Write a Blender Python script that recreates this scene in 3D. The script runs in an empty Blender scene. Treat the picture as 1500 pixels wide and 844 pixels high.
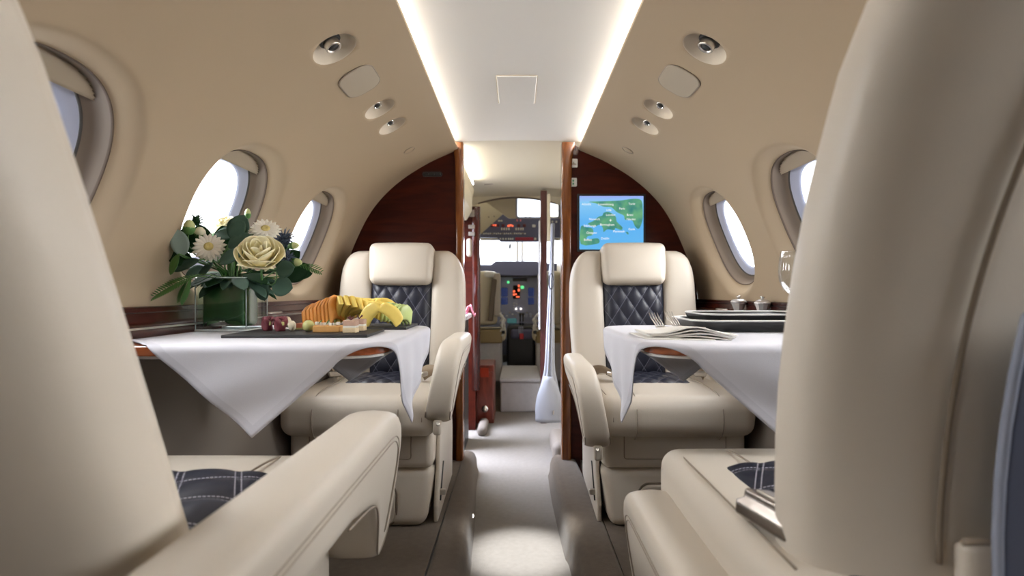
import bpy, bmesh, math, random
from mathutils import Vector, Matrix
random.seed(7)
PI = math.pi
H = 0.69                       # eye height above the cabin floor
F = 820.0
C = bpy.context.scene.collection
R = math.radians

def pt(px, py, D):
    """a point of the place seen in direction (px,py) at distance D ahead"""
    return Vector(((px-757)*D/F, D, H-(py-428)*D/F))

# ---------------------------------------------------------------- materials
def mat(name, col, rough=0.5, metal=0.0, spec=0.5, bump=0.0, bscale=200.0, var=0.0, vscale=8.0, coat=0.0, emis=None, estr=0.0, sheen=0.0, detail=4):
    m = bpy.data.materials.new(name); m.use_nodes = True
    nt = m.node_tree; b = nt.nodes['Principled BSDF']
    b.inputs['Base Color'].default_value = (*col, 1)
    b.inputs['Roughness'].default_value = rough
    b.inputs['Metallic'].default_value = metal
    b.inputs['Specular IOR Level'].default_value = spec
    b.inputs['Coat Weight'].default_value = coat
    b.inputs['Coat Roughness'].default_value = 0.08
    b.inputs['Sheen Weight'].default_value = sheen
    if emis:
        b.inputs['Emission Color'].default_value = (*emis, 1); b.inputs['Emission Strength'].default_value = estr
    tc = nt.nodes.new('ShaderNodeTexCoord')
    if var > 0:
        n = nt.nodes.new('ShaderNodeTexNoise'); n.inputs['Scale'].default_value = vscale; n.inputs['Detail'].default_value = 3
        nt.links.new(tc.outputs['Object'], n.inputs['Vector'])
        mx = nt.nodes.new('ShaderNodeMix'); mx.data_type = 'RGBA'
        mx.inputs[6].default_value = (*[c*(1-var) for c in col], 1); mx.inputs[7].default_value = (*[min(1, c*(1+var)) for c in col], 1)
        nt.links.new(n.outputs['Fac'], mx.inputs[0]); nt.links.new(mx.outputs[2], b.inputs['Base Color'])
    if bump > 0:
        n2 = nt.nodes.new('ShaderNodeTexNoise'); n2.inputs['Scale'].default_value = bscale; n2.inputs['Detail'].default_value = detail
        nt.links.new(tc.outputs['Object'], n2.inputs['Vector'])
        bp = nt.nodes.new('ShaderNodeBump'); bp.inputs['Strength'].default_value = bump; bp.inputs['Distance'].default_value = 0.001
        nt.links.new(n2.outputs['Fac'], bp.inputs['Height']); nt.links.new(bp.outputs['Normal'], b.inputs['Normal'])
    return m

def wood(name, c1, c2, scale=6.0, axis=(1, 1, 12), rough=0.18, coat=0.6):
    m = mat(name, c1, rough, coat=coat)
    nt = m.node_tree; b = nt.nodes['Principled BSDF']
    tc = nt.nodes.new('ShaderNodeTexCoord'); mp = nt.nodes.new('ShaderNodeMapping')
    mp.inputs['Scale'].default_value = axis
    n = nt.nodes.new('ShaderNodeTexNoise'); n.inputs['Scale'].default_value = scale; n.inputs['Detail'].default_value = 6; n.inputs['Distortion'].default_value = 1.2
    cr = nt.nodes.new('ShaderNodeValToRGB'); cr.color_ramp.elements[0].position = .35; cr.color_ramp.elements[1].position = .7
    cr.color_ramp.elements[0].color = (*c1, 1); cr.color_ramp.elements[1].color = (*c2, 1)
    nt.links.new(tc.outputs['Object'], mp.inputs[0]); nt.links.new(mp.outputs[0], n.inputs['Vector'])
    nt.links.new(n.outputs['Fac'], cr.inputs[0]); nt.links.new(cr.outputs[0], b.inputs['Base Color'])
    return m

def quilt_mat(name, p, rot, base=(0.014, 0.016, 0.03), thread=(0.33, 0.33, 0.42), double=True, wid=0.03):
    """navy leather with stitch lines on two families of parallel lines, from the metric UV"""
    m = mat(name, base, 0.42, bump=.25, bscale=500)
    nt = m.node_tree; b = nt.nodes['Principled BSDF']; L = nt.links
    uv = nt.nodes.new('ShaderNodeUVMap'); sp = nt.nodes.new('ShaderNodeSeparateXYZ'); L.new(uv.outputs[0], sp.inputs[0])
    def math_(op, a, bb=None, c=None):
        n = nt.nodes.new('ShaderNodeMath'); n.operation = op
        for i, v in enumerate((a, bb, c)):
            if v is None: continue
            if isinstance(v, (int, float)): n.inputs[i].default_value = v
            else: L.new(v, n.inputs[i])
        return n.outputs[0]
    masks = []
    for k, (ax, ay) in enumerate(rot):
        a = math_('ADD', math_('MULTIPLY', sp.outputs[0], ax/p), math_('MULTIPLY', sp.outputs[1], ay/p))
        q = rot[1-k]
        al = math_('ADD', math_('MULTIPLY', sp.outputs[0], q[0]/p), math_('MULTIPLY', sp.outputs[1], q[1]/p))
        d = math_('PINGPONG', a, 0.5)
        if double:
            d = math_('ABSOLUTE', math_('SUBTRACT', d, 0.055))
        line = math_('LESS_THAN', d, wid*(.55 if double else 1))
        dash = math_('GREATER_THAN', math_('FRACT', math_('MULTIPLY', al, 14.0)), 0.28)
        masks.append(math_('MULTIPLY', line, dash))
    mk = math_('MAXIMUM', masks[0], masks[1])
    mx = nt.nodes.new('ShaderNodeMix'); mx.data_type = 'RGBA'
    mx.inputs[6].default_value = (*base, 1); mx.inputs[7].default_value = (*thread, 1)
    L.new(mk, mx.inputs[0]); L.new(mx.outputs[2], b.inputs['Base Color'])
    return m

def glassy(name, tint=(1, 1, 1), gloss=0.12, fr=True, rough=0.0):
    m = bpy.data.materials.new(name); m.use_nodes = True; nt = m.node_tree; nt.nodes.clear()
    o = nt.nodes.new('ShaderNodeOutputMaterial'); t = nt.nodes.new('ShaderNodeBsdfTransparent'); g = nt.nodes.new('ShaderNodeBsdfGlossy')
    t.inputs[0].default_value = (*tint, 1); g.inputs['Roughness'].default_value = rough
    mx = nt.nodes.new('ShaderNodeMixShader')
    lw = nt.nodes.new('ShaderNodeLayerWeight'); lw.inputs[0].default_value = .5
    pw = nt.nodes.new('ShaderNodeMath'); pw.operation = 'POWER'; pw.inputs[1].default_value = 4
    ma = nt.nodes.new('ShaderNodeMath'); ma.operation = 'MULTIPLY_ADD'; ma.inputs[1].default_value = min(.8, gloss*4); ma.inputs[2].default_value = gloss*.22
    nt.links.new(lw.outputs['Facing'], pw.inputs[0]); nt.links.new(pw.outputs[0], ma.inputs[0]); nt.links.new(ma.outputs[0], mx.inputs[0])
    nt.links.new(t.outputs[0], mx.inputs[1]); nt.links.new(g.outputs[0], mx.inputs[2]); nt.links.new(mx.outputs[0], o.inputs[0])
    return m

LEATHER = (0.61, 0.552, 0.475)
M = dict(
    leather=mat('cream leather', LEATHER, .42, bump=.22, bscale=420, var=.03, vscale=5, spec=.4),
    bowl=mat('light-painted recess bowl', (.66, .58, .47), .5),  # overhead cups: light caught from the opposite side is put into this paler colour
    spkcover=mat('speaker cover', (.42, .36, .28), .6),
    shade=mat('window shade fabric', (.42, .345, .255), .7),
    lipline=mat('window lip seal', (.10, .07, .05), .6),
    pewter=mat('pewter buckle metal', (.36, .32, .29), .25, 1.0, bump=.1, bscale=120),
    woodcab=wood('red cabinet wood', (.13, .022, .012), (.24, .045, .025), 5, (6, 6, 1), rough=.35, coat=.2),
    leather_dark=mat('leather seam', (0.22, 0.175, 0.13), .6),
    piping=mat('leather piping', (0.30, 0.25, 0.195), .5),
    wall=mat('tan sidewall covering', (0.41, 0.318, 0.215), .62, bump=.12, bscale=300, var=.03, vscale=2),
    wallrim=mat('sidewall rim', (0.58, 0.49, 0.375), .5),
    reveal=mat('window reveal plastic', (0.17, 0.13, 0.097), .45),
    gasket=mat('window gasket', (0.05, 0.045, 0.04), .5),
    bluerim=mat('outer window frame', (0.42, 0.45, 0.58), .35),
    ceil=mat('white ceiling panel', (0.84, 0.82, 0.78), .6, bump=.06, bscale=300),
    cream=mat('cream panel', (0.66, 0.60, 0.47), .55),
    wood=wood('dark mahogany', (0.030, 0.0030, 0.0012), (0.062, 0.0085, 0.003), 5, (1, 1, 6), rough=.38, coat=0),
    woodred=wood('red mahogany', (0.03, 0.004, 0.003), (0.075, 0.010, 0.005), 5, (6, 6, 1), coat=.2),
    woodledge=wood('glossy ledge veneer', (0.022, 0.005, 0.004), (0.075, 0.014, 0.008), 4, (8, .6, 8), rough=.25, coat=.06),
    woodorange=wood('orange veneer edge', (0.13, 0.035, 0.007), (0.26, 0.085, 0.018), 8, (6, 6, .6), coat=.3),
    woodtable=wood('orange brown table veneer', (0.22, 0.055, 0.018), (0.36, 0.10, 0.035), 8, (2, 8, 8), coat=.8),
    carpet=mat('taupe carpet', (0.130, 0.103, 0.078), .95, bump=.9, bscale=420, var=.22, vscale=60, spec=.1, sheen=.2),
    carpetlight=mat('grey aisle carpet', (0.24, 0.215, 0.19), .95, bump=.9, bscale=420, var=.15, vscale=60, spec=.1, sheen=.2),
    carpetgrey=mat('grey carpet', (0.58, 0.57, 0.60), .95, bump=.6, bscale=420, var=.1, vscale=40, spec=.1),
    taupe=mat('taupe lower panel', (0.20, 0.17, 0.145), .7, bump=.2, bscale=300),
    metal=mat('brushed metal', (0.62, 0.58, 0.53), .28, 1.0, bump=.08, bscale=150),
    chrome=mat('chrome', (0.85, 0.84, 0.82), .08, 1.0),
    dark=mat('dark plastic', (0.02, 0.02, 0.022), .4),
    cloth=mat('white linen', (0.63, 0.63, 0.69), .85, bump=.35, bscale=900, spec=.2, sheen=.1),
    hem=mat('white linen hem', (0.56, 0.56, 0.62), .85, bump=.3, bscale=900, spec=.2),
    napkin=mat('cream napkin', (0.78, 0.76, 0.72), .85, bump=.3, bscale=700, spec=.2),
    slate=mat('black slate', (0.018, 0.018, 0.02), .6, bump=.5, bscale=60),
    traydark=mat('black enamel', (0.025, 0.026, 0.026), .28),
    rimwhite=mat('white enamel rim', (0.75, 0.75, 0.73), .3),
    glass=glassy('window glass', (.97, .98, 1), .04),
    clearglass=glassy('clear glass', (.93, .97, .96), .16),
    speaker=mat('speaker cloth', (0.36, 0.31, 0.25), .8, bump=.5, bscale=1500),
    lens=mat('lamp lens', (0.9, 0.88, 0.8), .2, emis=(1, .95, .85), estr=.6),
    led=mat('light strip', (1, 1, 1), .5, emis=(1.0, .985, .95), estr=30.0),
    webbing=mat('beige webbing', (0.34, 0.265, 0.19), .7, bump=.6, bscale=900),
    curtain=mat('white curtain', (0.36, 0.37, 0.42), .8),
    navy=mat('navy cockpit panel', (0.115, 0.125, 0.22), .5),
    navylight=mat('slate blue instrument panel', (0.30, 0.32, 0.46), .5, var=.2, vscale=15),
    white=mat('white plastic', (0.72, 0.72, 0.70), .45),
    wheelred=mat('red tag', (0.6, 0.03, 0.04), .4),
    green=mat('green lamp', (.1, .6, .2), .4, emis=(.15, 1, .35), estr=.9),
    red=mat('red lamp', (.7, .1, .05), .4, emis=(1, .16, .07), estr=1.3),
    warm=mat('white lamp', (1, .9, .8), .4, emis=(1, .92, .85), estr=1.8),
    pink=mat('pink cloth', (0.75, 0.25, 0.33), .8),
    card=mat('blue grey booklet', (0.10, 0.115, 0.17), .35),
    cardedge=mat('booklet edge', (0.30, 0.33, 0.42), .4),
    ochre=mat('ochre leather', (0.32, 0.24, 0.12), .6),
)
M['wood'].node_tree.nodes['Principled BSDF'].inputs['Specular IOR Level'].default_value = .22
s3 = math.sqrt(.5)
M['greenmark'] = mat('green mark', (.05, .3, .15), .5)
M['quilt_diamond'] = quilt_mat('navy diamond quilt', 0.054, ((.96, .62), (.96, -.62)), double=False, wid=.020, thread=(.17, .175, .23))
c26, s26 = math.cos(R(26)), math.sin(R(26))
M['quilt_square_right'] = quilt_mat('navy square quilt', 0.07, ((c26, -s26), (s26, c26)), wid=.02, thread=(.45, .45, .52))
M['quilt_square_left'] = quilt_mat('navy square quilt mirrored', 0.07, ((c26, s26), (-s26, c26)), wid=.02, thread=(.45, .45, .52))

# ---------------------------------------------------------------- mesh helpers
class MB:
    def __init__(s): s.v = []; s.f = []; s.uv = None; s.mi = []
    def add(s, vf, xf=None, mi=0):
        v, f = vf; b = len(s.v)
        s.v += [(xf @ Vector(p)) if xf is not None else Vector(p) for p in v]
        s.f += [tuple(b+i for i in q) for q in f]; s.mi += [mi]*len(f)
        return s

def empty(name, loc=(0, 0, 0), rz=0, label=None, cat=None, group=None, kind=None):
    o = bpy.data.objects.new(name, None); C.objects.link(o); o.location = loc; o.rotation_euler = (0, 0, rz); o.empty_display_size = .05
    return tag(o, label, cat, group, kind)

def tag(o, label=None, cat=None, group=None, kind=None):
    if label: o['label'] = label
    if cat: o['category'] = cat
    if group: o['group'] = group
    if kind: o['kind'] = kind
    return o

def world_of(o):
    m = Matrix.LocRotScale(o.location, o.rotation_euler, o.scale)
    return (world_of(o.parent) @ m) if o.parent else m

def build(name, mb, m, parent=None, smooth=True, world=False, loc=None, bevel=0, sub=0, angle=None, recalc=True):
    """one mesh object; world=True: the vertices are world coordinates and the parent's transform is taken out"""
    if isinstance(mb, tuple): mb = MB().add(mb)
    me = bpy.data.meshes.new(name)
    vs = mb.v
    if world and parent is not None:
        inv = world_of(parent).inverted(); vs = [inv @ p for p in vs]
    off = Vector((0, 0, 0))
    if parent is None and loc is None and vs:      # origin at the base of a single-mesh thing
        xs = [p.x for p in vs]; ys = [p.y for p in vs]; zs = [p.z for p in vs]
        off = Vector(((min(xs)+max(xs))/2, (min(ys)+max(ys))/2, min(zs)))
        vs = [p-off for p in vs]
    me.from_pydata([tuple(p) for p in vs], [], mb.f)
    if recalc:
        bm = bmesh.new(); bm.from_mesh(me); bmesh.ops.recalc_face_normals(bm, faces=bm.faces); bm.to_mesh(me); bm.free()
    if smooth:
        for p in me.polygons: p.use_smooth = True
    if isinstance(m, (list, tuple)):
        for k in m: me.materials.append(k)
        for p, k in zip(me.polygons, mb.mi): p.material_index = k
    else: me.materials.append(m)
    if mb.uv:
        ul = me.uv_layers.new(name='UVMap')
        for lp in me.loops: ul.data[lp.index].uv = mb.uv[lp.vertex_index]
    o = bpy.data.objects.new(name, me); C.objects.link(o)
    if parent is not None: o.parent = parent
    o.location = loc if loc is not None else (off if parent is None else (0, 0, 0))
    if bevel:
        b = o.modifiers.new('Bevel', 'BEVEL'); b.width = bevel; b.segments = 3; b.limit_method = 'ANGLE'; b.angle_limit = R(35); b.harden_normals = False
    if sub:
        b = o.modifiers.new('Subsurf', 'SUBSURF'); b.levels = sub; b.render_levels = sub
    if angle:
        me.set_sharp_from_angle(angle=R(angle))
    return o

def T(x=0, y=0, z=0): return Matrix.Translation((x, y, z))
def RX(a): return Matrix.Rotation(a, 4, 'X')
def RY(a): return Matrix.Rotation(a, 4, 'Y')
def RZ(a): return Matrix.Rotation(a, 4, 'Z')

def box(x0, x1, y0, y1, z0, z1):
    v = [(x0, y0, z0), (x1, y0, z0), (x1, y1, z0), (x0, y1, z0), (x0, y0, z1), (x1, y0, z1), (x1, y1, z1), (x0, y1, z1)]
    return v, [(0, 3, 2, 1), (4, 5, 6, 7), (0, 1, 5, 4), (1, 2, 6, 5), (2, 3, 7, 6), (3, 0, 4, 7)]

def grid(fn, nu, nv, cu=False, cv=False):
    v = [fn(i/(nu), j/(nv)) for i in range(nu if cu else nu+1) for j in range(nv if cv else nv+1)]
    W_ = nv if cv else nv+1; N = nu if cu else nu+1; f = []
    for i in range(nu):
        for j in range(nv):
            a = i*W_+j; b = ((i+1) % N)*W_+j; c = ((i+1) % N)*W_+(j+1) % W_; d = i*W_+(j+1) % W_
            f.append((a, b, c, d))
    return v, f

def soft_box(hx, hy, hz, r, puff=(0, 0, 0), n=6, c=(0, 0, 0)):
    """box with rounded edges of radius r and faces bulged outward by puff"""
    def ax(h):
        l = [-h+r*t for t in (0, .12, .3, .55, .8, 1)]
        k = [-h+r+(2*h-2*r)*i/n for i in range(1, n)]
        return l+k+[-t for t in reversed(l)]
    A = (ax(hx), ax(hy), ax(hz)); hs = (hx, hy, hz); v = []; f = []; idx = {}
    def P(p):
        key = tuple(round(t, 6) for t in p)
        if key in idx: return idx[key]
        q = [max(-h+r, min(h-r, t)) for t, h in zip(p, hs)]
        d = Vector([a-b for a, b in zip(p, q)])
        if d.length > 1e-9: d = d.normalized()*r
        o = [a+b for a, b in zip(q, d)]
        u = [t/h for t, h in zip(o, hs)]
        for k in range(3):
            i, j = (k+1) % 3, (k+2) % 3
            o[k] += puff[k]*(1-min(1, u[i]**2))*(1-min(1, u[j]**2))*u[k]
        idx[key] = len(v); v.append((o[0]+c[0], o[1]+c[1], o[2]+c[2])); return idx[key]
    for k in range(3):
        i, j = (k+1) % 3, (k+2) % 3
        for s in (-1, 1):
            for a in range(len(A[i])-1):
                for b in range(len(A[j])-1):
                    q = []
                    for (ia, jb) in ((a, b), (a+1, b), (a+1, b+1), (a, b+1)):
                        p = [0, 0, 0]; p[k] = s*hs[k]; p[i] = A[i][ia]; p[j] = A[j][jb]; q.append(P(p))
                    if len(set(q)) == 4: f.append(tuple(q if s > 0 else q[::-1]))
    return v, f

def loft(rings, cap=True):
    n = len(rings[0]); v = [p for r in rings for p in r]; f = []
    for k in range(len(rings)-1):
        for i in range(n):
            j = (i+1) % n; f.append((k*n+i, k*n+j, (k+1)*n+j, (k+1)*n+i))
    if cap:
        for k, rr in ((0, rings[0]), (len(rings)-1, rings[-1])):
            c = len(v); v.append(tuple(sum(p[t] for p in rr)/n for t in range(3)))
            for i in range(n):
                j = (i+1) % n; f.append((c, k*n+j, k*n+i) if k == 0 else (c, k*n+i, k*n+j))
    return v, f

def sup(a, b, e, t):
    c, s = math.cos(t), math.sin(t)
    return a*math.copysign(abs(c)**(2/e), c), b*math.copysign(abs(s)**(2/e), s)

def tube(pts, r, n=8, closed=False, flat=1.0):
    pts = [Vector(p) for p in pts]; N = len(pts); rings = []; up = None
    for i, p in enumerate(pts):
        if closed: t = (pts[(i+1) % N]-pts[i-1])
        else: t = pts[min(i+1, N-1)]-pts[max(i-1, 0)]
        if t.length < 1e-9: t = Vector((0, 0, 1))
        t.normalize()
        if up is None: up = t.orthogonal().normalized()
        up = (up-t*up.dot(t)); up = up.normalized() if up.length > 1e-6 else t.orthogonal().normalized()
        w = t.cross(up); rr = r[i] if isinstance(r, (list, tuple)) else r
        rings.append([tuple(p+up*rr*math.cos(2*PI*k/n)+w*rr*flat*math.sin(2*PI*k/n)) for k in range(n)])
    if closed:
        rings.append(rings[0]); return loft(rings, False)
    return loft(rings)

def lathe(prof, n=28, closed=False):
    """profile of (radius, z)"""
    rings = [[(r*math.cos(2*PI*k/n), r*math.sin(2*PI*k/n), z) for k in range(n)] for r, z in prof]
    return loft(rings, not closed)

def prism(poly, h0, h1, axis='z'):
    """polygon in (a,b) extruded along axis: z -> (a,b,h); x -> (h,a,b); y -> (a,h,b)"""
    n = len(poly)
    def P(a, b, h): return {'z': (a, b, h), 'x': (h, a, b), 'y': (a, h, b)}[axis]
    v = [P(a, b, h0) for a, b in poly]+[P(a, b, h1) for a, b in poly]
    f = [tuple(range(n))[::-1], tuple(range(n, 2*n))]+[(i, (i+1) % n, n+(i+1) % n, n+i) for i in range(n)]
    return v, f

def rrect(w, h, r, n=6, cx=0, cy=0):
    o = []
    for (sx, sy, a0) in ((1, 1, 0), (-1, 1, 90), (-1, -1, 180), (1, -1, 270)):
        for k in range(n+1):
            a = R(a0+90*k/n); o.append((cx+sx*(w/2-r)+r*math.cos(a), cy+sy*(h/2-r)+r*math.sin(a)))
    return o

def smooth_path(P, n=8, closed=False):
    P = [Vector(p) for p in P]; N = len(P); out = []
    rng = range(N) if closed else range(N-1)
    for i in rng:
        if closed: a, b, c, d = P[i-1], P[i], P[(i+1) % N], P[(i+2) % N]
        else: a, b, c, d = P[max(i-1, 0)], P[i], P[i+1], P[min(i+2, N-1)]
        for k in range(n):
            t = k/n
            out.append(.5*((2*b)+(c-a)*t+(2*a-5*b+4*c-d)*t*t+(3*b-a-3*c+d)*t**3))
    if not closed: out.append(P[-1])
    return out
def z2(P): return [Vector((p[0], p[1])) for p in P]
# ---------------------------------------------------------------- cabin shell
YB = 2.30                      # front partition
SEC = [(.248, .584), (.30, .562), (.357, .536), (.42, .500), (.47, .467), (.527, .42), (.58, .363), (.62, .304), (.655, .235), (.683, .17), (.706, .11), (.724, .05), (.733, .01), (.737, -.035), (.738, -.07)]
dense = smooth_path(SEC, 40)
arc = [0.0]
for a, b in zip(dense[:-1], dense[1:]): arc.append(arc[-1]+(b-a).length)
def sec(s):
    s = max(0, min(arc[-1]-1e-6, s)); lo, hi = 0, len(arc)-1
    while hi-lo > 1:
        m_ = (lo+hi)//2
        if arc[m_] <= s: lo = m_
        else: hi = m_
    t = (s-arc[lo])/(arc[hi]-arc[lo]); p = dense[lo].lerp(dense[hi], t)
    i0, i1 = max(0, lo-12), min(len(dense)-1, hi+12); d = (dense[i1]-dense[i0]).normalized()
    return p, Vector((-d.y, d.x))*(1 if (-d.y*1) > 0 else 1)
def s_at(test):
    return min(range(len(dense)), key=lambda i: test(dense[i]))
S_CUP = arc[s_at(lambda p: abs(p.x/p.y-.757))]
S_WIN = arc[s_at(lambda p: abs(p.y-.172))]
XO = .006
def wp(side, y, s, d=0.0):
    p, n = sec(s)
    if n.x < 0: n = -n
    return Vector((XO+side*(p.x+n.x*d), y, H+p.y+n.y*d))

GS = .01
SEND = arc[-1]
NS = int(round(SEND/GS)); GS_S = SEND/NS
WY = [1.877, 1.347, .785]      # window centres along the cabin
WY_BACK = [.255, -.275]
CUPS = [(1.575, 'r'), (1.745, 'r'), (1.19, 'b')]
def make_wall(side, name):
    y0 = -1.0; NY = int(round((YB-y0)/GS))
    blocks = []
    si = int(round(S_WIN/GS_S)); 
    hb = 21
    for yc in WY+WY_BACK:
        iy = int(round((yc-y0)/GS))
        blocks.append((iy-hb, iy+hb, si-22, min(NS, si+21), yc, (si)*GS_S, 'w'))
    sc = int(round(S_CUP/GS_S))
    for yc, k in CUPS:
        iy = int(round((yc-y0)/GS)); blocks.append((iy-6, iy+6, sc-6, sc+6, y0+iy*GS, sc*GS_S, 'c'))
    inside = {}
    for b in blocks:
        for i in range(b[0], b[1]):
            for j in range(b[2], b[3]): inside[(i, j)] = 1
    mb = MB(); idx = {}
    def V(i, j):
        if (i, j) not in idx:
            idx[(i, j)] = len(mb.v); mb.v.append(wp(side, y0+i*GS, j*GS_S))
        return idx[(i, j)]
    for i in range(NY):
        for j in range(NS):
            if (i, j) not in inside: mb.f.append((V(i, j), V(i+1, j), V(i+1, j+1), V(i, j+1))); mb.mi.append(0)
    wins = []
    for (i0, i1, j0, j1, yc, s_c, k) in blocks:
        bd = [(i, j0) for i in range(i0, i1)]+[(i1, j) for j in range(j0, j1)]+[(i, j1) for i in range(i1, i0, -1)]+[(i0, j) for j in range(j1, j0, -1)]
        cy = yc; cs = s_c
        ring = [V(i, j) for i, j in bd]
        ang = [math.atan2((j*GS_S-cs), (y0+i*GS-cy)) for i, j in bd]
        def sring(ay, as_, e, d):
            out = []
            for a in ang:
                c, s = math.cos(a), math.sin(a)
                r = (abs(c/ay)**e+abs(s/as_)**e)**(-1/e)
                out.append((cy+r*c, cs+r*s, d))
            return out
        if k == 'w':
            prof = [(.198, .200, 2.3, 0), (.193, .195, 2.3, .0012), (.187, .188, 2.3, .0055), (.180, .181, 2.3, .012), (.173, .174, 2.3, .019), (.167, .168, 2.35, .0255), (.162, .163, 2.4, .030), (.160, .161, 2.4, .0315), (.158, .159, 2.4, .036)]
        else:
            q_ = (.050 if abs(yc-1.19) < .03 else .046)/.0405; prof = [(a*q_, b*q_, 2, d) for a, b, d in ((.0405, .0405, 0), (.0397, .0397, .001), (.0385, .0385, .004), (.036, .036, .012), (.031, .031, .022), (.022, .022, .028), (.010, .010, .030))]
        first = sring(*prof[0])
        base = [(y0+i*GS, j*GS_S, 0) for i, j in bd]
        rings = []
        nb = 5 if k == 'w' else 2
        for t in range(1, nb+1):
            rings.append([tuple(u+(w-u)*t/nb for u, w in zip(p, q)) for p, q in zip(base, first)])
        for pr in prof[1:]: rings.append(sring(*pr))
        prev = ring; n = len(ring)
        for ri, rr in enumerate(rings):
            cur = [len(mb.v)+q for q in range(n)]
            mb.v += [wp(side, p[0], p[1], p[2]) for p in rr]
            for q in range(n):
                mb.f.append((prev[q], prev[(q+1) % n], cur[(q+1) % n], cur[q])); mb.mi.append(1 if k == 'c' and ri >= nb else 0)
            prev = cur
        if k == 'c': mb.f.append(tuple(prev)); mb.mi.append(1)
        else: wins.append((cy, cs))
    # upper lip turning back into the light cove
    n0 = [wp(side, y, 0) for y in (y0, YB)]
    lip = [(.248, .584), (.2465, .589), (.249, .593), (.256, .595), (.34, .598)]
    rows = [[Vector((XO+side*x, y, H+z)) for x, z in lip] for y in (y0, YB)]
    b = len(mb.v); mb.v += rows[0]+rows[1]
    for q in range(len(lip)-1): mb.f.append((b+q, b+q+1, b+len(lip)+q+1, b+len(lip)+q)); mb.mi.append(0)
    o = build(name, mb, [M['wall'], M['bowl']]); tag(o, kind='structure')
    return wins

def ring_loop(side, cy, cs, ay, as_, e, d, n=96):
    o = []
    for k in range(n):
        a = 2*PI*k/n; c, s = math.cos(a), math.sin(a); r = (abs(c/ay)**e+abs(s/as_)**e)**(-1/e)
        o.append(tuple(wp(side, cy+r*c, cs+r*s, d)))
    return o

wn = 0
for side, nm in ((-1, 'wall_left'), (1, 'wall_right')):
    wins = make_wall(side, nm)
    for (cy, cs) in wins:
        wn += 1
        e = empty('window_%d' % wn, wp(side, cy, cs+.15, .05)); tag(e, kind='structure')
        L = lambda *a: ring_loop(side, cy, cs, *a)
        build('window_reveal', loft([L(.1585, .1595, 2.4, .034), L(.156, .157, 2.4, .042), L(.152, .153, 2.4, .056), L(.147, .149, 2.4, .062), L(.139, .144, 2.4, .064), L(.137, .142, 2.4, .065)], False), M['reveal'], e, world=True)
        build('window_gasket', loft([L(.137, .142, 2.4, .0645), L(.1355, .1405, 2.4, .0635), L(.1335, .1385, 2.4, .065), L(.133, .138, 2.4, .068)], False), M['gasket'], e, world=True)
        build('window_frame', loft([L(.133, .138, 2.4, .067), L(.128, .133, 2.4, .069), L(.124, .129, 2.4, .0705), L(.112, .118, 2.4, .075), L(.109, .115, 2.4, .080)], False), M['bluerim'], e, world=True)
        pane = MB(); lp = L(.111, .117, 2.4, .078); pane.v = [Vector(p) for p in lp]; pane.f = [tuple(range(len(lp)))]; pane.mi = [0]
        build('window_pane', pane, M['glass'], e, world=True, smooth=False)
        SH = .036
        build('window_seal', loft([L(.1605, .1615, 2.4, .0318), L(.1598, .1608, 2.4, .0300), L(.1585, .1595, 2.4, .0306), L(.1578, .1588, 2.4, .0345)], False), M['lipline'], e, world=True)
        # pleated shade drawn up into the top of the reveal
        def fn(u, v):
            st = -.155+SH*v
            w = .150*max(0, 1-(abs(st)/.1565)**2.4)**(1/2.4)
            return tuple(wp(side, cy+w*.985*(2*u-1), cs+st, .062-.012*math.sin(PI*(.25+.5*v))+.0022*(1 if int(v*14) % 2 else -1)*(1 if v < .97 else 0)))
        g = grid(fn, 24, 14); sh = MB().add(g)
        b = len(sh.v)
        for i in range(25):
            st = -.155+SH; w = .150*(1-(abs(st)/.1565)**2.4)**(1/2.4)
            sh.v.append(wp(side, cy+w*.985*(2*i/24-1), cs+st, .062))
        for i in range(24): sh.f.append((i*15+14, (i+1)*15+14, b+i+1, b+i)); sh.mi.append(0)
        build('window_shade', sh, M['shade'], e, world=True)

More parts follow.
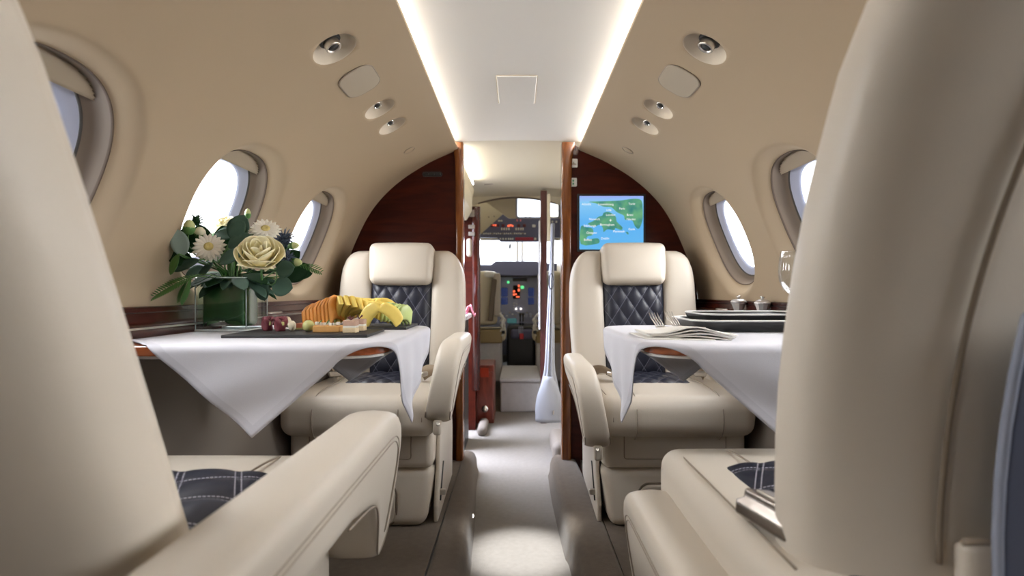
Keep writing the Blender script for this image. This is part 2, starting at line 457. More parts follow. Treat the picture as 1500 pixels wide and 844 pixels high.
# fixtures along both overhead panels
def overhead(side, y, s, d=0):
    p = wp(side, y, s, d); q = wp(side, y, s, d+.01); n = (p-q).normalized()      # n points into the cabin
    yv = Vector((0, 1, 0)); xv = yv.cross(n).normalized()
    return Matrix.Translation(p) @ Matrix((xv, yv, n)).transposed().to_4x4()
word = {-1: 'left', 1: 'right'}
y0g = -1.0
scg = round(S_CUP/GS_S)*GS_S
for side in (-1, 1):
    W_ = word[side]
    for yc, k in CUPS:
        y = y0g+round((yc-y0g)/GS)*GS
        X = overhead(side, y, scg, .028)
        if k == 'b':
            e = empty('air_gasper', X.translation, label='large round air nozzle in a dished recess of the %s overhead panel' % W_, cat='air outlet')
            build('nozzle_ring', lathe([(.0, -.004), (.024, -.004), (.024, .008), (.0205, .011), (.0165, .009)], 28), M['dark'], e, world=False).matrix_local = Matrix.Identity(4)
            e.rotation_euler = X.to_euler()
            build('nozzle', lathe([(.0, .004), (.0175, .004), (.0175, .024), (.0165, .0255), (.0135, .0255), (.013, .021), (0, .021)], 28), M['metal'], e)
            build('nozzle_core', lathe([(0, .0205), (.0125, .0205), (.0115, .0235), (0, .0245)], 20), M['traydark'], e)
        else:
            far = yc > 1.65
            e = empty('reading_light', X.translation, label='small chrome reading light recessed in the %s overhead panel, %s of two' % (W_, 'farther' if far else 'nearer'), cat='reading light')
            e.rotation_euler = (X @ RX(R(18)) ).to_euler()
            build('lamp_housing', lathe([(0, .0), (.017, .0), (.017, .006), (.0125, .010), (.0125, .020), (.0105, .022), (.0095, .0195)], 24), M['chrome'], e)
            build('lamp_lens', lathe([(0, .019), (.0092, .019), (.006, .0215), (0, .0225)], 20), M['dark'], e)
    X = overhead(side, 1.372, scg-.002)
    e = empty('ceiling_speaker', X.translation, label='rounded square speaker cover flush in the %s overhead panel' % W_, cat='speaker'); e.rotation_euler = X.to_euler()
    pts = rrect(.090, .130, .034, 8)
    build('speaker_grille', prism(pts, -.004, .0035), M['spkcover'], e, smooth=False, bevel=.0015)
    build('rim', tube([(a, b, .0018) for a, b in rrect(.0925, .1325, .035, 8)], .0014, 6, closed=True), M['piping'], e)
    X = overhead(side, 2.03, scg+.004)
    e = empty('call_button', X.translation, label='small round cap flush in the %s overhead panel near the front partition' % W_, cat='cap'); e.rotation_euler = X.to_euler()
    build('button', lathe([(0, -.003), (.020, -.003), (.020, .001), (.018, .002), (0, .002)], 28), M['wall'], e)
    build('rim', tube([(.0215*math.cos(t*PI/16), .0215*math.sin(t*PI/16), .001) for t in range(32)], .0012, 6, closed=True), M['piping'], e)

# ceiling with gentle crown
g = grid(lambda u, v: ((2*v-1)*.36+XO, -1.0+(YB+1.0)*u, H+.623-.010*(2*v-1)**2), 40, 24)
tag(build('ceiling', g, M['ceil']), kind='structure')
# access hatch in the ceiling
e = empty('ceiling_hatch', (0, 1.725, H+.60), label='square access hatch in the white ceiling panel', cat='hatch')
build('hatch_panel', soft_box(.058, .117, .003, .0025, c=(0, 1.725, H+.6215)), M['ceil'], e, world=True)
build('groove', tube([(a, b, H+.6225) for a, b in rrect(.120, .238, .006, 2, 0, 1.725)], .0012, 6, closed=True), M['wallrim'], e, world=True)
for side in (-1, 1):
    o = build('cove_light_strip', box(XO+side*.300-.006, XO+side*.300+.006, -.6, YB-.01, H+.599, H+.602), M['led'], smooth=False)
    tag(o, 'glowing light strip hidden behind the upper lip of the %s overhead panel' % word[side], 'light strip')

# lower side panels and glossy ledges
for side in (-1, 1):
    pr = [(.742, -.02), (.742, -.10), (.738, -.16), (.725, -.32), (.695, -.52), (.655, -.64), (.64, -.72)]
    v = [(XO+side*x, y, H+z) for y in (-1.0, YB) for x, z in pr]; n = len(pr)
    f = [(i, i+1, n+i+1, n+i) for i in range(n-1)]
    tag(build('wall_lower_'+word[side], (v, f), M['taupe']), kind='structure')
    e = empty('side_ledge', (XO+side*.70, 1.0, H-.12), label='glossy dark mahogany ledge running under the %s windows' % word[side], cat='ledge')
    prof = [(.7385, -.028), (.729, -.028), (.7265, -.030), (.7255, -.050), (.7235, -.058), (.718, -.0605), (.694, -.0605), (.689, -.063), (.688, -.066), (.688, -.098), (.692, -.103), (.7405, -.103)]
    poly = [(XO+side*x, H+z) for x, z in prof]
    build('ledge_body', prism(poly, -.9, YB-.005, 'y'), M['woodledge'], e, world=True, angle=40)
    build('metal_rail', box(*sorted((XO+side*.6855, XO+side*.690)), -.9, YB-.01, H-.0685, H-.0648), M['metal'], e, world=True, smooth=False)
    build('shelf_groove', tube([(XO+side*.7265, -.9, H-.040), (XO+side*.7265, YB-.01, H-.040)], .0012, 6), M['dark'], e, world=True)
    for yy in ((1.62, 1.95) if side < 0 else (1.95,)):
        cp = lathe([(.0, .0), (.030, .0), (.030, .004), (.036, .0055), (.040, .003), (.040, -.003)], 28)
        build('cup_holder', MB().add(cp, T(XO+side*.707, yy, H-.0605) @ Matrix.Diagonal((.36, 1.1, .6, 1))), M['metal'], e, world=True)

# floor: two raised decks, a sunken aisle between carpeted rails
AZ = -.085
def deck(name, x0, x1):
    tag(build(name, box(x0, x1, -1.0, YB, -.03, 0), M['carpet'], smooth=False), kind='structure')
deck('floor_left', -.70, -.226); deck('floor_right', .262, .71)
g = grid(lambda u, v: ((-.40+.80*v) if u > .60 else (-.215+.45*v), -1.0+4.9*u, AZ), 60, 8)
tag(build('floor', g, M['carpetlight']), kind='structure')
def rail(name, side, pts):
    """pts: (y, inner x at top, outer x)"""
    rings = []
    for y, xi, xo in smooth3(pts, 5):
        s = side
        pr = [(xi-.012, AZ-.004), (xi-.004, AZ+.02), (xi-.001, -.030), (xi+.006, -.010), (xi+.018, 0.001), (xi+.032, .004), (xo-.012, .005), (xo-.003, .0015), (xo, -.006), (xo, AZ-.004)]
        rings.append([(s*a, y, b) for a, b in pr])
    o = build(name, loft(rings), M['carpet'], angle=60)
    return o
def smooth3(P, n): return [tuple(p) for p in smooth_path([Vector(p) for p in P], n)]
tag(rail('trim_left', -1, [(-1, .135, .222), (1.3, .137, .222), (1.65, .143, .224), (1.95, .155, .226), (2.2, .170, .228), (2.42, .175, .228)]), kind='structure')
tag(rail('trim_right', 1, [(-1, .165, .262), (1.3, .163, .262), (1.65, .150, .262), (1.95, .142, .258), (2.12, .140, .25), (2.36, .142, .24)]), kind='structure')
for side, xx, y in ((-1, .142, 1.80),):
    o = build('aisle_light', lathe([(0, 0), (.006, 0), (.006, .003), (0, .005)], 16), M['warm'], loc=(side*xx, y, -.03)); o.rotation_euler = (0, R(90), 0)
    tag(o, 'tiny round aisle light on the inner edge of the left carpeted rail', 'light')
# pale end caps where the rails meet the entry
tag(build('rail_end_cap', soft_box(.026, .12, .026, .022, n=4, c=(-.188, 3.12, AZ+.024)), M['taupe']), 'grey rounded end cap of the left aisle rail, below the red cabinet', 'trim cap')
tag(build('rail_end_cap', soft_box(.036, .15, .048, .032, n=4, c=(.198, 2.66, AZ+.048)), M['taupe']), 'grey rounded end cap of the right aisle rail, by the white curtain', 'trim cap')

# rear closing wall behind the camera
tag(build('wall_back', box(-.80, .80, -1.03, -1.0, AZ, H+.66), M['wall'], smooth=False), kind='structure')

# ---------------------------------------------------------------- front partitions
def partition(side, xin, name):
    pts = [(xin, -.775), (xin, .615)]
    top = [(p.x-.0005, p.y+.004) for p in dense[:: 10]]
    top = [q for q in top if q[0] > xin+.01]
    pts += top+[(.74, -.10), (.725, -.32), (.695, -.52), (.64, -.72), (.64, -.775)]
    poly = [(XO+side*x if x > xin+.02 else side*x, H+z) for x, z in pts]
    o = build(name, prism(poly, YB, YB+.028, 'y'), M['wood'], smooth=False)
    return tag(o, kind='structure')
partition(-1, .247, 'wall_front_left'); partition(1, .222, 'wall_front_right')
# orange veneer door posts with a curl at the top
def post(side, x0, x1, y0, y1, name):
    pts = []
    for k in range(9): pts.append((x0, 0))
    z0, z1 = H-.775, H+.612
    sec_ = rrect(abs(x1-x0), y1-y0, .008, 4, (x0+x1)/2, (y0+y1)/2)
    rings = []
    for z, fl in ((z0, 0), (H-.2, 0), (H+.2, 0), (H+.45, .001), (H+.54, .004), (H+.58, .009), (z1, .016)):
        rings.append([(a+side*fl*(1 if (a-(x0+x1)/2)*side > 0 else -.0), b-fl*.3, z) for a, b in sec_])
    tag(build(name, loft(rings), M['woodorange'], angle=50), kind='structure')
post(-1, -.250, -.219, YB-.014, YB+.05, 'trim_1')
post(1, .184, .2235, YB-.014, YB+.05, 'trim_2')
tag(build('trim_3', prism([(.2235, H+.565), (.2235, H+.612), (.262, H+.588), (.250, H+.562)], YB-.006, YB+.01, 'y'), M['woodred'], smooth=False), kind='structure')

# map screen
e = empty('map_display', (.387, YB-.004, H+.195), label='flat screen showing a moving map with place names, on the right partition', cat='screen')
X0, X1, Z0, Z1 = .257, .519, H+.175, H+.394
build('bezel', prism(rrect(X1-X0+.018, Z1-Z0+.018, .004, 3, (X0+X1)/2, (Z0+Z1)/2), YB-.006, YB+.004, 'y'), M['dark'], e, world=True, smooth=False, bevel=.001)
def scr_mat(name, col, s): return mat(name, (0, 0, 0), .3, emis=col, estr=s)
sea = mat('map sea', (0, 0, 0), .25)
nt = sea.node_tree; b = nt.nodes['Principled BSDF']; tc = nt.nodes.new('ShaderNodeTexCoord'); sp = nt.nodes.new('ShaderNodeSeparateXYZ'); cr = nt.nodes.new('ShaderNodeValToRGB')
nt.links.new(tc.outputs['Generated'], sp.inputs[0]); nt.links.new(sp.outputs[2], cr.inputs[0]); nt.links.new(cr.outputs[0], b.inputs['Emission Color'])
cr.color_ramp.elements[0].color = (.13, .50, .92, 1); cr.color_ramp.elements[1].color = (.35, .45, .95, 1)
el = cr.color_ramp.elements.new(.5); el.color = (.12, .47, .93, 1)
el = cr.color_ramp.elements.new(.88); el.color = (.25, .62, .96, 1)
b.inputs['Emission Strength'].default_value = .95
land = mat('map land', (0, 0, 0), .25); nt = land.node_tree; b = nt.nodes['Principled BSDF']; tc = nt.nodes.new('ShaderNodeTexCoord'); n = nt.nodes.new('ShaderNodeTexNoise'); cr = nt.nodes.new('ShaderNodeValToRGB')
n.inputs['Scale'].default_value = 22; nt.links.new(tc.outputs['Object'], n.inputs[0]); nt.links.new(n.outputs[0], cr.inputs[0]); nt.links.new(cr.outputs[0], b.inputs['Emission Color'])
cr.color_ramp.elements[0].position = .3; cr.color_ramp.elements[0].color = (.03, .22, .22, 1); cr.color_ramp.elements[1].position = .7; cr.color_ramp.elements[1].color = (.16, .46, .22, 1)
b.inputs['Emission Strength'].default_value = .95
YS = YB-.0065
disp = build('screen', box(X0, X1, YS, YS+.002, Z0, Z1), sea, e, world=True, smooth=False)
def sp_(x, y): return (X0+(x-100)/925*(X1-X0), Z1-(y-65)/(770-65)*(Z1-.0-H-.195))
lands = [[(240, 150), (500, 140), (700, 130), (800, 115), (920, 105), (1000, 140), (1015, 300), (1010, 420), (960, 540), (900, 500), (860, 420), (760, 410), (740, 350), (640, 300), (560, 230), (450, 220), (330, 170)],
         [(450, 310), (530, 300), (620, 360), (640, 440), (720, 520), (700, 560), (620, 530), (600, 560), (500, 550), (450, 590), (440, 540), (400, 480), (310, 510), (220, 470), (300, 430), (370, 370), (430, 350)],
         [(120, 510), (200, 520), (290, 540), (290, 630), (220, 650), (200, 690), (260, 690), (360, 680), (390, 720), (350, 760), (120, 765)],
         [(770, 590), (800, 590), (810, 620), (790, 620)]]
lm = MB()
for P in lands:
    q = [sp_(*p) for p in P]; q = [tuple(v) for v in smooth_path(z2(q), 3, True)]
    lm.add(prism([(a, b_) for a, b_ in q], YS-.0006, YS, 'y'))
build('map_land', lm, land, disp, world=True, smooth=False)
txt = scr_mat('map lettering', (1, 1, 1), 1.0)
def text(s, x, z, y, size, m, parent, name='lettering', ext=.0003, rot=(PI/2, 0, 0)):
    cu = bpy.data.curves.new(name, 'FONT'); cu.body = s; cu.size = size; cu.extrude = ext; cu.align_x = 'CENTER'; cu.align_y = 'CENTER'
    cu.materials.append(m); o = bpy.data.objects.new(name, cu); C.objects.link(o); o.parent = parent
    w = Matrix.Translation((x, y, z)) @ Matrix.LocRotScale(None, __import__('mathutils').Euler(rot), None)
    bpy.context.view_layer.update()
    me = bpy.data.meshes.new_from_object(o.evaluated_get(bpy.context.evaluated_depsgraph_get()))
    bpy.data.objects.remove(o); bpy.data.curves.remove(cu)
    me.transform(world_of(parent).inverted() @ w)
    o = bpy.data.objects.new(name, me); C.objects.link(o); o.parent = parent
    return o
for s, x, y in (('Atlantic', 200, 185), ('Luxembourg', 480, 187), ('Turin', 855, 180), ('Paris', 715, 250), ('Lille', 525, 270), ('London', 550, 340), ('Brest', 830, 340), ('Nantes', 845, 403), ('Norwich', 315, 403), ('Edinburgh', 250, 500), ('Birmingham', 500, 482), ('Glasgow', 275, 600), ('Plymouth', 670, 580), ('Cork', 855, 548), ('Belfast', 220, 702), ('Dublin', 470, 682)):
    a, z = sp_(x, y); text(s, a, z, YS-.0008, .0125, txt, disp)
build('aircraft_marker', prism([(a+sp_(548, 415)[0], b_+sp_(548, 415)[1]) for a, b_ in ((0, .007), (.0014, .001), (.007, -.001), (.0014, -.002), (.001, -.006), (-.001, -.006), (-.0014, -.002), (-.007, -.001), (-.0014, .001))], YS-.001, YS-.0002, 'y'), txt, disp, world=True, smooth=False)

for k, (py, lab) in enumerate(((239, 'upper small white switch plate with a dark symbol, on the right partition'), (267, 'lower small white switch plate with two green marks, on the right partition'))):
    p = pt(840, py, YB-.004)
    e = empty('switch_plate', p+Vector((0, 0, -.018)), label=lab, cat='switch')
    build('plate', prism(rrect(.034 if k == 0 else .028, .035, .004, 4, p.x, p.z), YB-.006, YB+.001, 'y'), M['white'], e, world=True, smooth=False, bevel=.001)
    if k == 0:
        build('symbol', prism([(p.x+a, p.z+b_) for a, b_ in ((-.011, -.007), (.011, -.007), (.011, -.003), (.004, -.002), (0, .007), (-.004, -.002), (-.011, -.003))], YB-.0075, YB-.005, 'y'), M['speaker'], e, world=True, smooth=False)
    else:
        for dz in (.006, -.007):
            build('symbol', prism(rrect(.006, .008, .002, 3, p.x-.001, p.z+dz), YB-.0075, YB-.005, 'y'), M['greenmark'], e, world=True, smooth=False)
# black slot vent on the left partition
p = pt(633, 255, YB-.004)
e = empty('vent_slot', p, label='small black slotted vent high on the left partition', cat='vent')
build('slot_frame', prism(rrect(.082, .020, .008, 4, p.x, p.z), YB-.004, YB+.001, 'y'), M['dark'], e, world=True, smooth=False)
for k in range(3): build('louver', soft_box(.011, .003, .005, .0025, n=2, c=(p.x-.025+.025*k, YB-.006, p.z)), M['traydark'], e, world=True)
# ---------------------------------------------------------------- seats
def seat(name, label, x, y, rz, ib, za, bw=.235, bx=0.0, Hb=.47, tilt=12, lift=0.0, front=True, quilt='quilt_diamond', armlen=.40, zs=.405, curv=0.0, by=-.215, ax=.255):
    """ib: +1/-1, which local x side faces the aisle; za: armrest top height"""
    e = empty(name, (x, y, 0), rz, label, 'seat', 'club seats')
    lea = M['leather']
    # pedestal
    MBp = MB().add(soft_box(.215, .185, .085, .03, n=4, c=(0, -.03, .085)))
    MBp.v = [Vector((p.x*(1-.10*(1-min(1, p.z/.17))), p.y+(.05 if p.y > 0 else 0)*(1-.6*p.z/.17), p.z)) for p in MBp.v]
    base = build('pedestal', MBp, lea, e)
    pn = rrect(.30, .118, .03, 6, -ib*.045, .066)
    build('pedestal_panel', prism([(a, b) for a, b in pn], .150, .204, 'y'), lea, base, smooth=False, bevel=.006)
    build('panel_gap', tube([(a, .196, b) for a, b in rrect(.308, .124, .032, 6, -ib*.045, .066)], .0032, 6, closed=True), M['leather_dark'], base)
    # apron under the cushion
    ap = build('seat_frame', soft_box(.213, .195, .070, .022, (0, .004, 0), n=4, c=(0, -.01, .235)), lea, e)
    build('stitch_panel', tube([(a, .1885, b) for a, b in rrect(.30, .085, .008, 3, 0, .240)], .0016, 6, closed=True), M['piping'], ap)
    # cushion
    cz = zs-.060
    cu = soft_box(.228, .235, .060, .040 if front else .030, (.004, .012, .006), n=9, c=(0, 0, cz))
    mb = MB().add(cu)
    for i, p in enumerate(mb.v):     # shallow seam grooves beside the middle
        for s in (-1, 1):
            d = abs(p.x-s*.123)
            if d < .012 and (p.y > .15 or p.z > cz+.05): p.y -= .003*(1-d/.012) if p.y > .2 else 0
    cush = build('seat_cushion', mb, lea, e)
    for s in (-1, 1):
        P = [(s*.123, -.20, zs+.010), (s*.123, .05, zs+.0105), (s*.123, .185, zs+.004), (s*.123, .222, zs-.014), (s*.123, .243, zs-.040), (s*.123, .246, zs-.075), (s*.123, .236, zs-.105), (s*.123, .210, zs-.128)]
        build('seam', tube(smooth_path(P, 5), .0017, 6), M['piping'], cush)
    P = [(ib*a, b, c) for a, b, c in ((.205, -.2, zs+.000), (.206, .1, zs+.001), (.200, .195, zs-.006), (.190, .228, zs-.030), (.190, .240, zs-.07))]
    build('side_seam', tube(smooth_path(P, 5), .0014, 6), M['piping'], cush)
    # quilted pad set in the cushion
    qd = .014 if quilt == 'quilt_diamond' else .012
    y0, y1, qw = (-.22, .030, .118) if front else (-.22, .155, .118)
    if not front: y1 = .150
    per = .054; pw_ = .118 if front else .165; crown_ = .008 if front else .006
    if not front: y1 = .115
    def q(u, v, kind, hw, v0, v1, crown, amp):
        X_ = (2*u-1)*hw; Y_ = v0+(v1-v0)*v
        if kind == 'd': a = (.96*X_+.62*Y_)/per; b = (.96*X_-.62*Y_)/per
        else:
            c_, s_ = math.cos(R(26)), math.sin(R(26)); sg = -1 if kind == 'r' else 1
            a = (c_*X_+sg*s_*Y_)/.07; b = (-sg*s_*X_+c_*Y_)/.07
        k = (abs(math.sin(PI*a))*abs(math.sin(PI*b)))**.5
        ed = (1-(2*u-1)**10)*(1-(2*v-1)**12)
        return X_, Y_, (crown*(1-(2*u-1)**2)*(1-(2*v-1)**4)+amp*k)*ed - .014*(1-ed)
    kd = {'quilt_diamond': 'd', 'quilt_square_right': 'r', 'quilt_square_left': 'l'}[quilt]
    nu, nv = 56, 84
    g = grid(lambda u, v: (lambda t: (t[0], t[1], zs+(.004 if front else .012)+t[2]))(q(u, v, kd, pw_, y0, y1, crown_, .007)), nu, nv)
    mb = MB().add(g); mb.uv = [(p.x, p.y) for p in mb.v]
    build('quilted_seat_pad', mb, M[quilt], cush)
    # backrest in its own leaning frame: u across, w forward, v up
    BX = T(bx, by, zs-.02) @ RX(R(tilt))
    def B(u, w, v): return BX @ Vector((u, w-curv*v*v, v))
    def half(v):
        t = v/Hb
        k = [(0, .93), (.25, .97), (.5, 1.0), (.75, .99), (.85, .96), (.92, .90), (.96, .83), (.985, .74), (1, .60)] if front else [(0, .985), (.3, 1), (.6, 1.0), (.8, .985), (.88, .95), (.94, .88), (.975, .78), (1, .62)]
        for (a, ha), (b, hb) in zip(k[:-1], k[1:]):
            if t <= b: return bw*(ha+(hb-ha)*(t-a)/(b-a))
        return bw*.5
    rings = []
    thick = .058 if front else .072; cw = -.065 if front else -.074; ex = 3.6 if front else 2.9
    vs = ([0, .01, .03] if front else [-.105, -.10, -.08, 0])+[Hb*t for t in (.12, .22, .32, .42, .52, .62, .7, .76, .8, .84, .88, .91, .94, .965, .985, 1.0)]
    for i, v in enumerate(vs):
        h = half(v); th = thick
        if i < 2: th *= .6 if i == 0 else .8
        if v > Hb*.93: th *= math.sqrt(max(.08, 1-((v/Hb-.93)/.07)**2*.9))
        rings.append([tuple(B(a, b+cw, v)) for a, b in (sup(h, th, ex, 2*PI*k/64) for k in range(64))])
    shell = build('backrest', loft(rings), lea, e)
    # side bolsters
    for s in (-1, 1):
        rings = []
        vv = [.0, .008, .03, .07, .12, .18, .24, .3, .34, .37, .395, .415, .43, .445, .455, .462]
        for i, v0_ in enumerate(vv):
            v = v0_/.47*Hb; o_ = half(v)-(.001 if front else .030); inn = .106+.010*(v/Hb); c_ = (o_+inn)/2; hh = max(.012, (o_-inn)/2)
            th = .043
            if i == 0: th = .02
            elif i == 1: th = .034
            if i >= len(vv)-5: th = .043*(1, .96, .86, .66, .35)[i-len(vv)+5]
            rings.append([tuple(B(s*(c_)+a, b-(.020 if front else .036), v)) for a, b in (sup(hh, th, 3.4, 2*PI*k/40) for k in range(40))])
        build('side_bolster', loft(rings), lea, shell)
    # headrest roll
    hr = MB().add(soft_box(.119, .050, .078, .024, (.001, .010, .004), n=8), T(0, 0, 0))
    hv = Hb-.068+lift
    hr.v = [B(p.x*(1-.05*(1 if p.z < 0 else 0)*(-p.z/.08)), p.y-.004, hv+p.z) for p in hr.v]
    build('headrest', hr, lea, shell)
    # quilted centre of the backrest
    g = grid(lambda u, v: (lambda t: tuple(B(t[0], .012+t[2], t[1])))(q(u, v, 'd', .112, .005, hv-.060, .006, .006)), nu, 96)
    mb = MB().add(g); mb.uv = [(-.112+.224*(i//97)/56, .005+(hv-.065)*(i % 97)/96) for i in range(len(mb.v))]
    build('quilted_back_panel', mb, M['quilt_diamond'], shell)
    # armrests: inboard and outboard
    for s, z_ in ((ib, za), (-ib, za-.02)):
        inb = s == ib
        xf = s*(ax if inb else (.215 if front else .180))
        th = .036 if inb else .026
        yf = .262 if inb else .20
        if not front and inb: th = .043 if ib > 0 else .050
        out = [(-armlen+.03, 0), (-armlen+.07, 0), (-armlen*.72, 0), (-armlen*.52, 0), (-.17, 0), (-.14, 0), (-.115, 0), (-.085, -.003), (-.055, -.013), (-.028, -.032), (-.009, -.060), (0, -.10), (-.002, -.16), (-.010, -.205), (-.03, -.228), (-.062, -.240), (-.078, -.232), (-.095, -.205), (-.118, -.165), (-.148, -.135), (-.19, -.120), (-.24, -.111), (-.30, -.103), (-.30-(armlen-.30)*.5, -.096), (-armlen+.02, -.090), (-armlen, -.080), (-armlen-.012, -.05), (-armlen, -.012)]
        if not inb: out = [(a, b*.75) for a, b in out]
        poly = [tuple(p) for p in smooth_path(z2(out), 3, True)]
        n = len(poly); mb = MB()
        lean = .17 if inb else .05
        prof = [(-1, .038), (-1, .034), (-1, .028), (-.985, .021), (-.94, .0135), (-.86, .0075), (-.74, .003), (-.5, .0), (0, -.002), (.5, .0), (.74, .003), (.86, .0075), (.94, .0135), (.985, .021), (1, .028), (1, .034), (1, .038)]
        cy_ = sum(p[0] for p in poly)/n; cz_ = sum(p[1] for p in poly)/n
        # inward offset of the outline
        P2 = z2(poly); nor = []
        for i in range(n):
            d = (P2[(i+1) % n]-P2[i-1]).normalized(); nn = Vector((d.y, -d.x)); nor.append(nn)
        area = sum(P2[i].x*P2[(i+1) % n].y-P2[(i+1) % n].x*P2[i].y for i in range(n))
        sg = -1 if area > 0 else 1   # towards the inside
        rings = []
        for t, off in prof:
            r_ = []
            for i in range(n):
                pz = P2[i]+nor[i]*sg*off*max(.3, min(1, (P2[i].y+.21)/.12))
                X_ = xf+t*th+s*lean*(pz.y+.12)*.0-s*(-lean)*(pz.y+.10)
                r_.append((X_, yf+pz.x, z_+pz.y))
            rings.append(r_)
        v = [p for r_ in rings for p in r_]; f = []
        for k in range(len(rings)-1):
            for i in range(n):
                j = (i+1) % n; f.append((k*n+i, k*n+j, (k+1)*n+j, (k+1)*n+i))
        f.append(tuple(range(n))[::-1]); f.append(tuple((len(rings)-1)*n+i for i in range(n)))
        arm = build('armrest', (v, f), lea, e, angle=40)
        if inb:
            for side_ in (1, -1):
                for off in (.0215, .0295):
                    o2 = off+.014; top = [(-armlen+.02, -o2), (-armlen*.7, -o2), (-.20, -o2), (-.155, -o2), (-.125, -o2), (-.095, -.003-o2), (-.062-o2*.25, -.014-o2*.95), (-.034-o2*.55, -.034-o2*.75), (-.013-o2*.85, -.064-o2*.4), (-.003-o2*.95, -.105-o2*.1), (-.004-o2*.95, -.165), (-.012-o2*.9, -.205)]
                    pp = smooth_path(z2(top), 6)
                    build('stitching', tube([(xf+side_*s*(th+.0004)+s*lean*(p.y+.10), yf+p.x, z_+p.y) for p in pp], .0010, 5), M['piping'], arm)
            for side_ in (1, -1):      # piping round the cut-out under the arm
                pp = smooth_path(z2([(-.012, -.200), (-.032, -.224), (-.062, -.233), (-.078, -.226), (-.095, -.199), (-.118, -.159), (-.148, -.129), (-.19, -.114), (-.24, -.105), (-.30, -.097)]), 5)
                build('piping', tube([(xf+side_*s*(th*.99)+s*lean*(p.y+.10), yf+p.x, z_+p.y) for p in pp], .0016, 5), M['piping'], arm)
            # lower tab and rivet
            if not front: continue
            xr = xf+s*(th*.2)+s*lean*(-.13)
            build('arm_tab', soft_box(.012, .028, .022, .008, n=3, c=(xr-s*.006, yf-.045, z_-.248)), lea, arm)
            rv = MB().add(lathe([(0, 0), (.006, 0), (.005, .003), (0, .0045)], 14), T(xr-s*.002, yf-.014, z_-.236) @ RX(-PI/2))
            build('rivet', rv, M['metal'], arm)
    # side shroud of the pedestal with the lever
    pr = [(-.21, .02), (.165, .0), (.165, .05), (.13, .14), (.11, .26), (.02, .30), (-.19, .30), (-.22, .2)]
    sh = build('side_shroud', prism(pr, *sorted((ib*.213, ib*.226)), axis='x'), lea, e, smooth=False, bevel=.005)
    build('lever_slot', tube([(ib*.227, .05, .15), (ib*.227, .10, .085), (ib*.227, .12, .05)], .004, 6, flat=.6), M['dark'], sh)
    build('lever', MB().add(soft_box(.010, .006, .009, .004, n=2), T(ib*.234, .115, .075)), M['metal'], sh)
    # seat belt halves
    for s in ((-1, 1) if front else ()):
        pp = smooth_path([(s*.208, -.17, zs+.005), (s*.19, -.12, zs+.030), (s*.165, -.075, zs+.036), (s*.145, -.03, zs+.026)], 6)
        n_ = len(pp); v = []
        for i, p in enumerate(pp):
            w = .020; tw = .5+.6*i/n_
            d = Vector((s*-.35, .9, 0)).normalized(); c_ = Vector((d.y, -d.x, 0)) * w
            up = Vector((0, 0, 1))
            c_ = c_*math.cos(tw)+up*w*math.sin(tw)
            for q_ in (-c_, c_): v.append(tuple(p+q_+up*.0012)); v.append(tuple(p+q_-up*.0012))
        f = []
        for i in range(n_-1):
            a = i*4; b = a+4
            f += [(a, a+2, b+2, b), (a+1, b+1, b+3, a+3), (a, b, b+1, a+1), (a+2, a+3, b+3, b+2)]
        f += [(0, 1, 3, 2), (4*n_-4, 4*n_-2, 4*n_-1, 4*n_-3)]
        bl = build('seat_belt', (v, f), M['webbing'], e)
        if front: build('belt_buckle', MB().add(soft_box(.020, .016, .008, .005, n=2), T(s*.143, -.022, zs+.030) @ RZ(s*.4)), M['metal'], bl)
    return e

# front pair, facing aft towards the camera, backs against the partition
seat('club_seat', 'cream leather seat at the left partition, facing the camera behind the flower table', -.462, 1.84, PI, -1, H-.140, zs=.388, bx=-.03, tilt=8, Hb=.492, lift=.005)
seat('club_seat', 'cream leather seat under the map screen, facing the camera', .467, 1.84, PI, 1, H-.213, zs=.388, bx=.03, tilt=8, Hb=.492, lift=.005)
# near pair, facing forward, seen from behind
nl = seat('club_seat', 'cream leather seat seen from behind in the near left corner, armrest raised', -.502, .695, 0, 1, H-.183, bw=.190, bx=.010, Hb=.62, tilt=23.6, front=False, quilt='quilt_square_left', armlen=.84, zs=.425, by=-.098, ax=.262)
nr = seat('club_seat', 'cream leather seat seen from behind in the near right corner, booklet in its back pocket', .472, .735, 0, -1, H-.322, bw=.207, bx=.007, Hb=.575, tilt=-4, curv=.7, front=False, quilt='quilt_square_right', armlen=.76, zs=.425, by=-.085, ax=.232)

# metal belt buckle lying on the near right cushion
bk = soft_box(.017, .050, .016, .005, (0, 0, 0), n=4)
XF = T(.284-.472, .612-.735, .425+.020) @ RZ(R(14)) @ RY(R(10))
mbk = MB(); mbk.v = [XF @ Vector((x*(1-.35*(z > 0)), y*(1-.10*(z > 0)), z)) for x, y, z in bk[0]]; mbk.f = bk[1]; mbk.mi = [0]*len(bk[1])
bb = build('belt_buckle', mbk, M['pewter'], nr)
build('buckle_flap', MB().add(soft_box(.010, .034, .0025, .002, n=3), XF @ T(0, -.008, .0178)), M['metal'], bb)

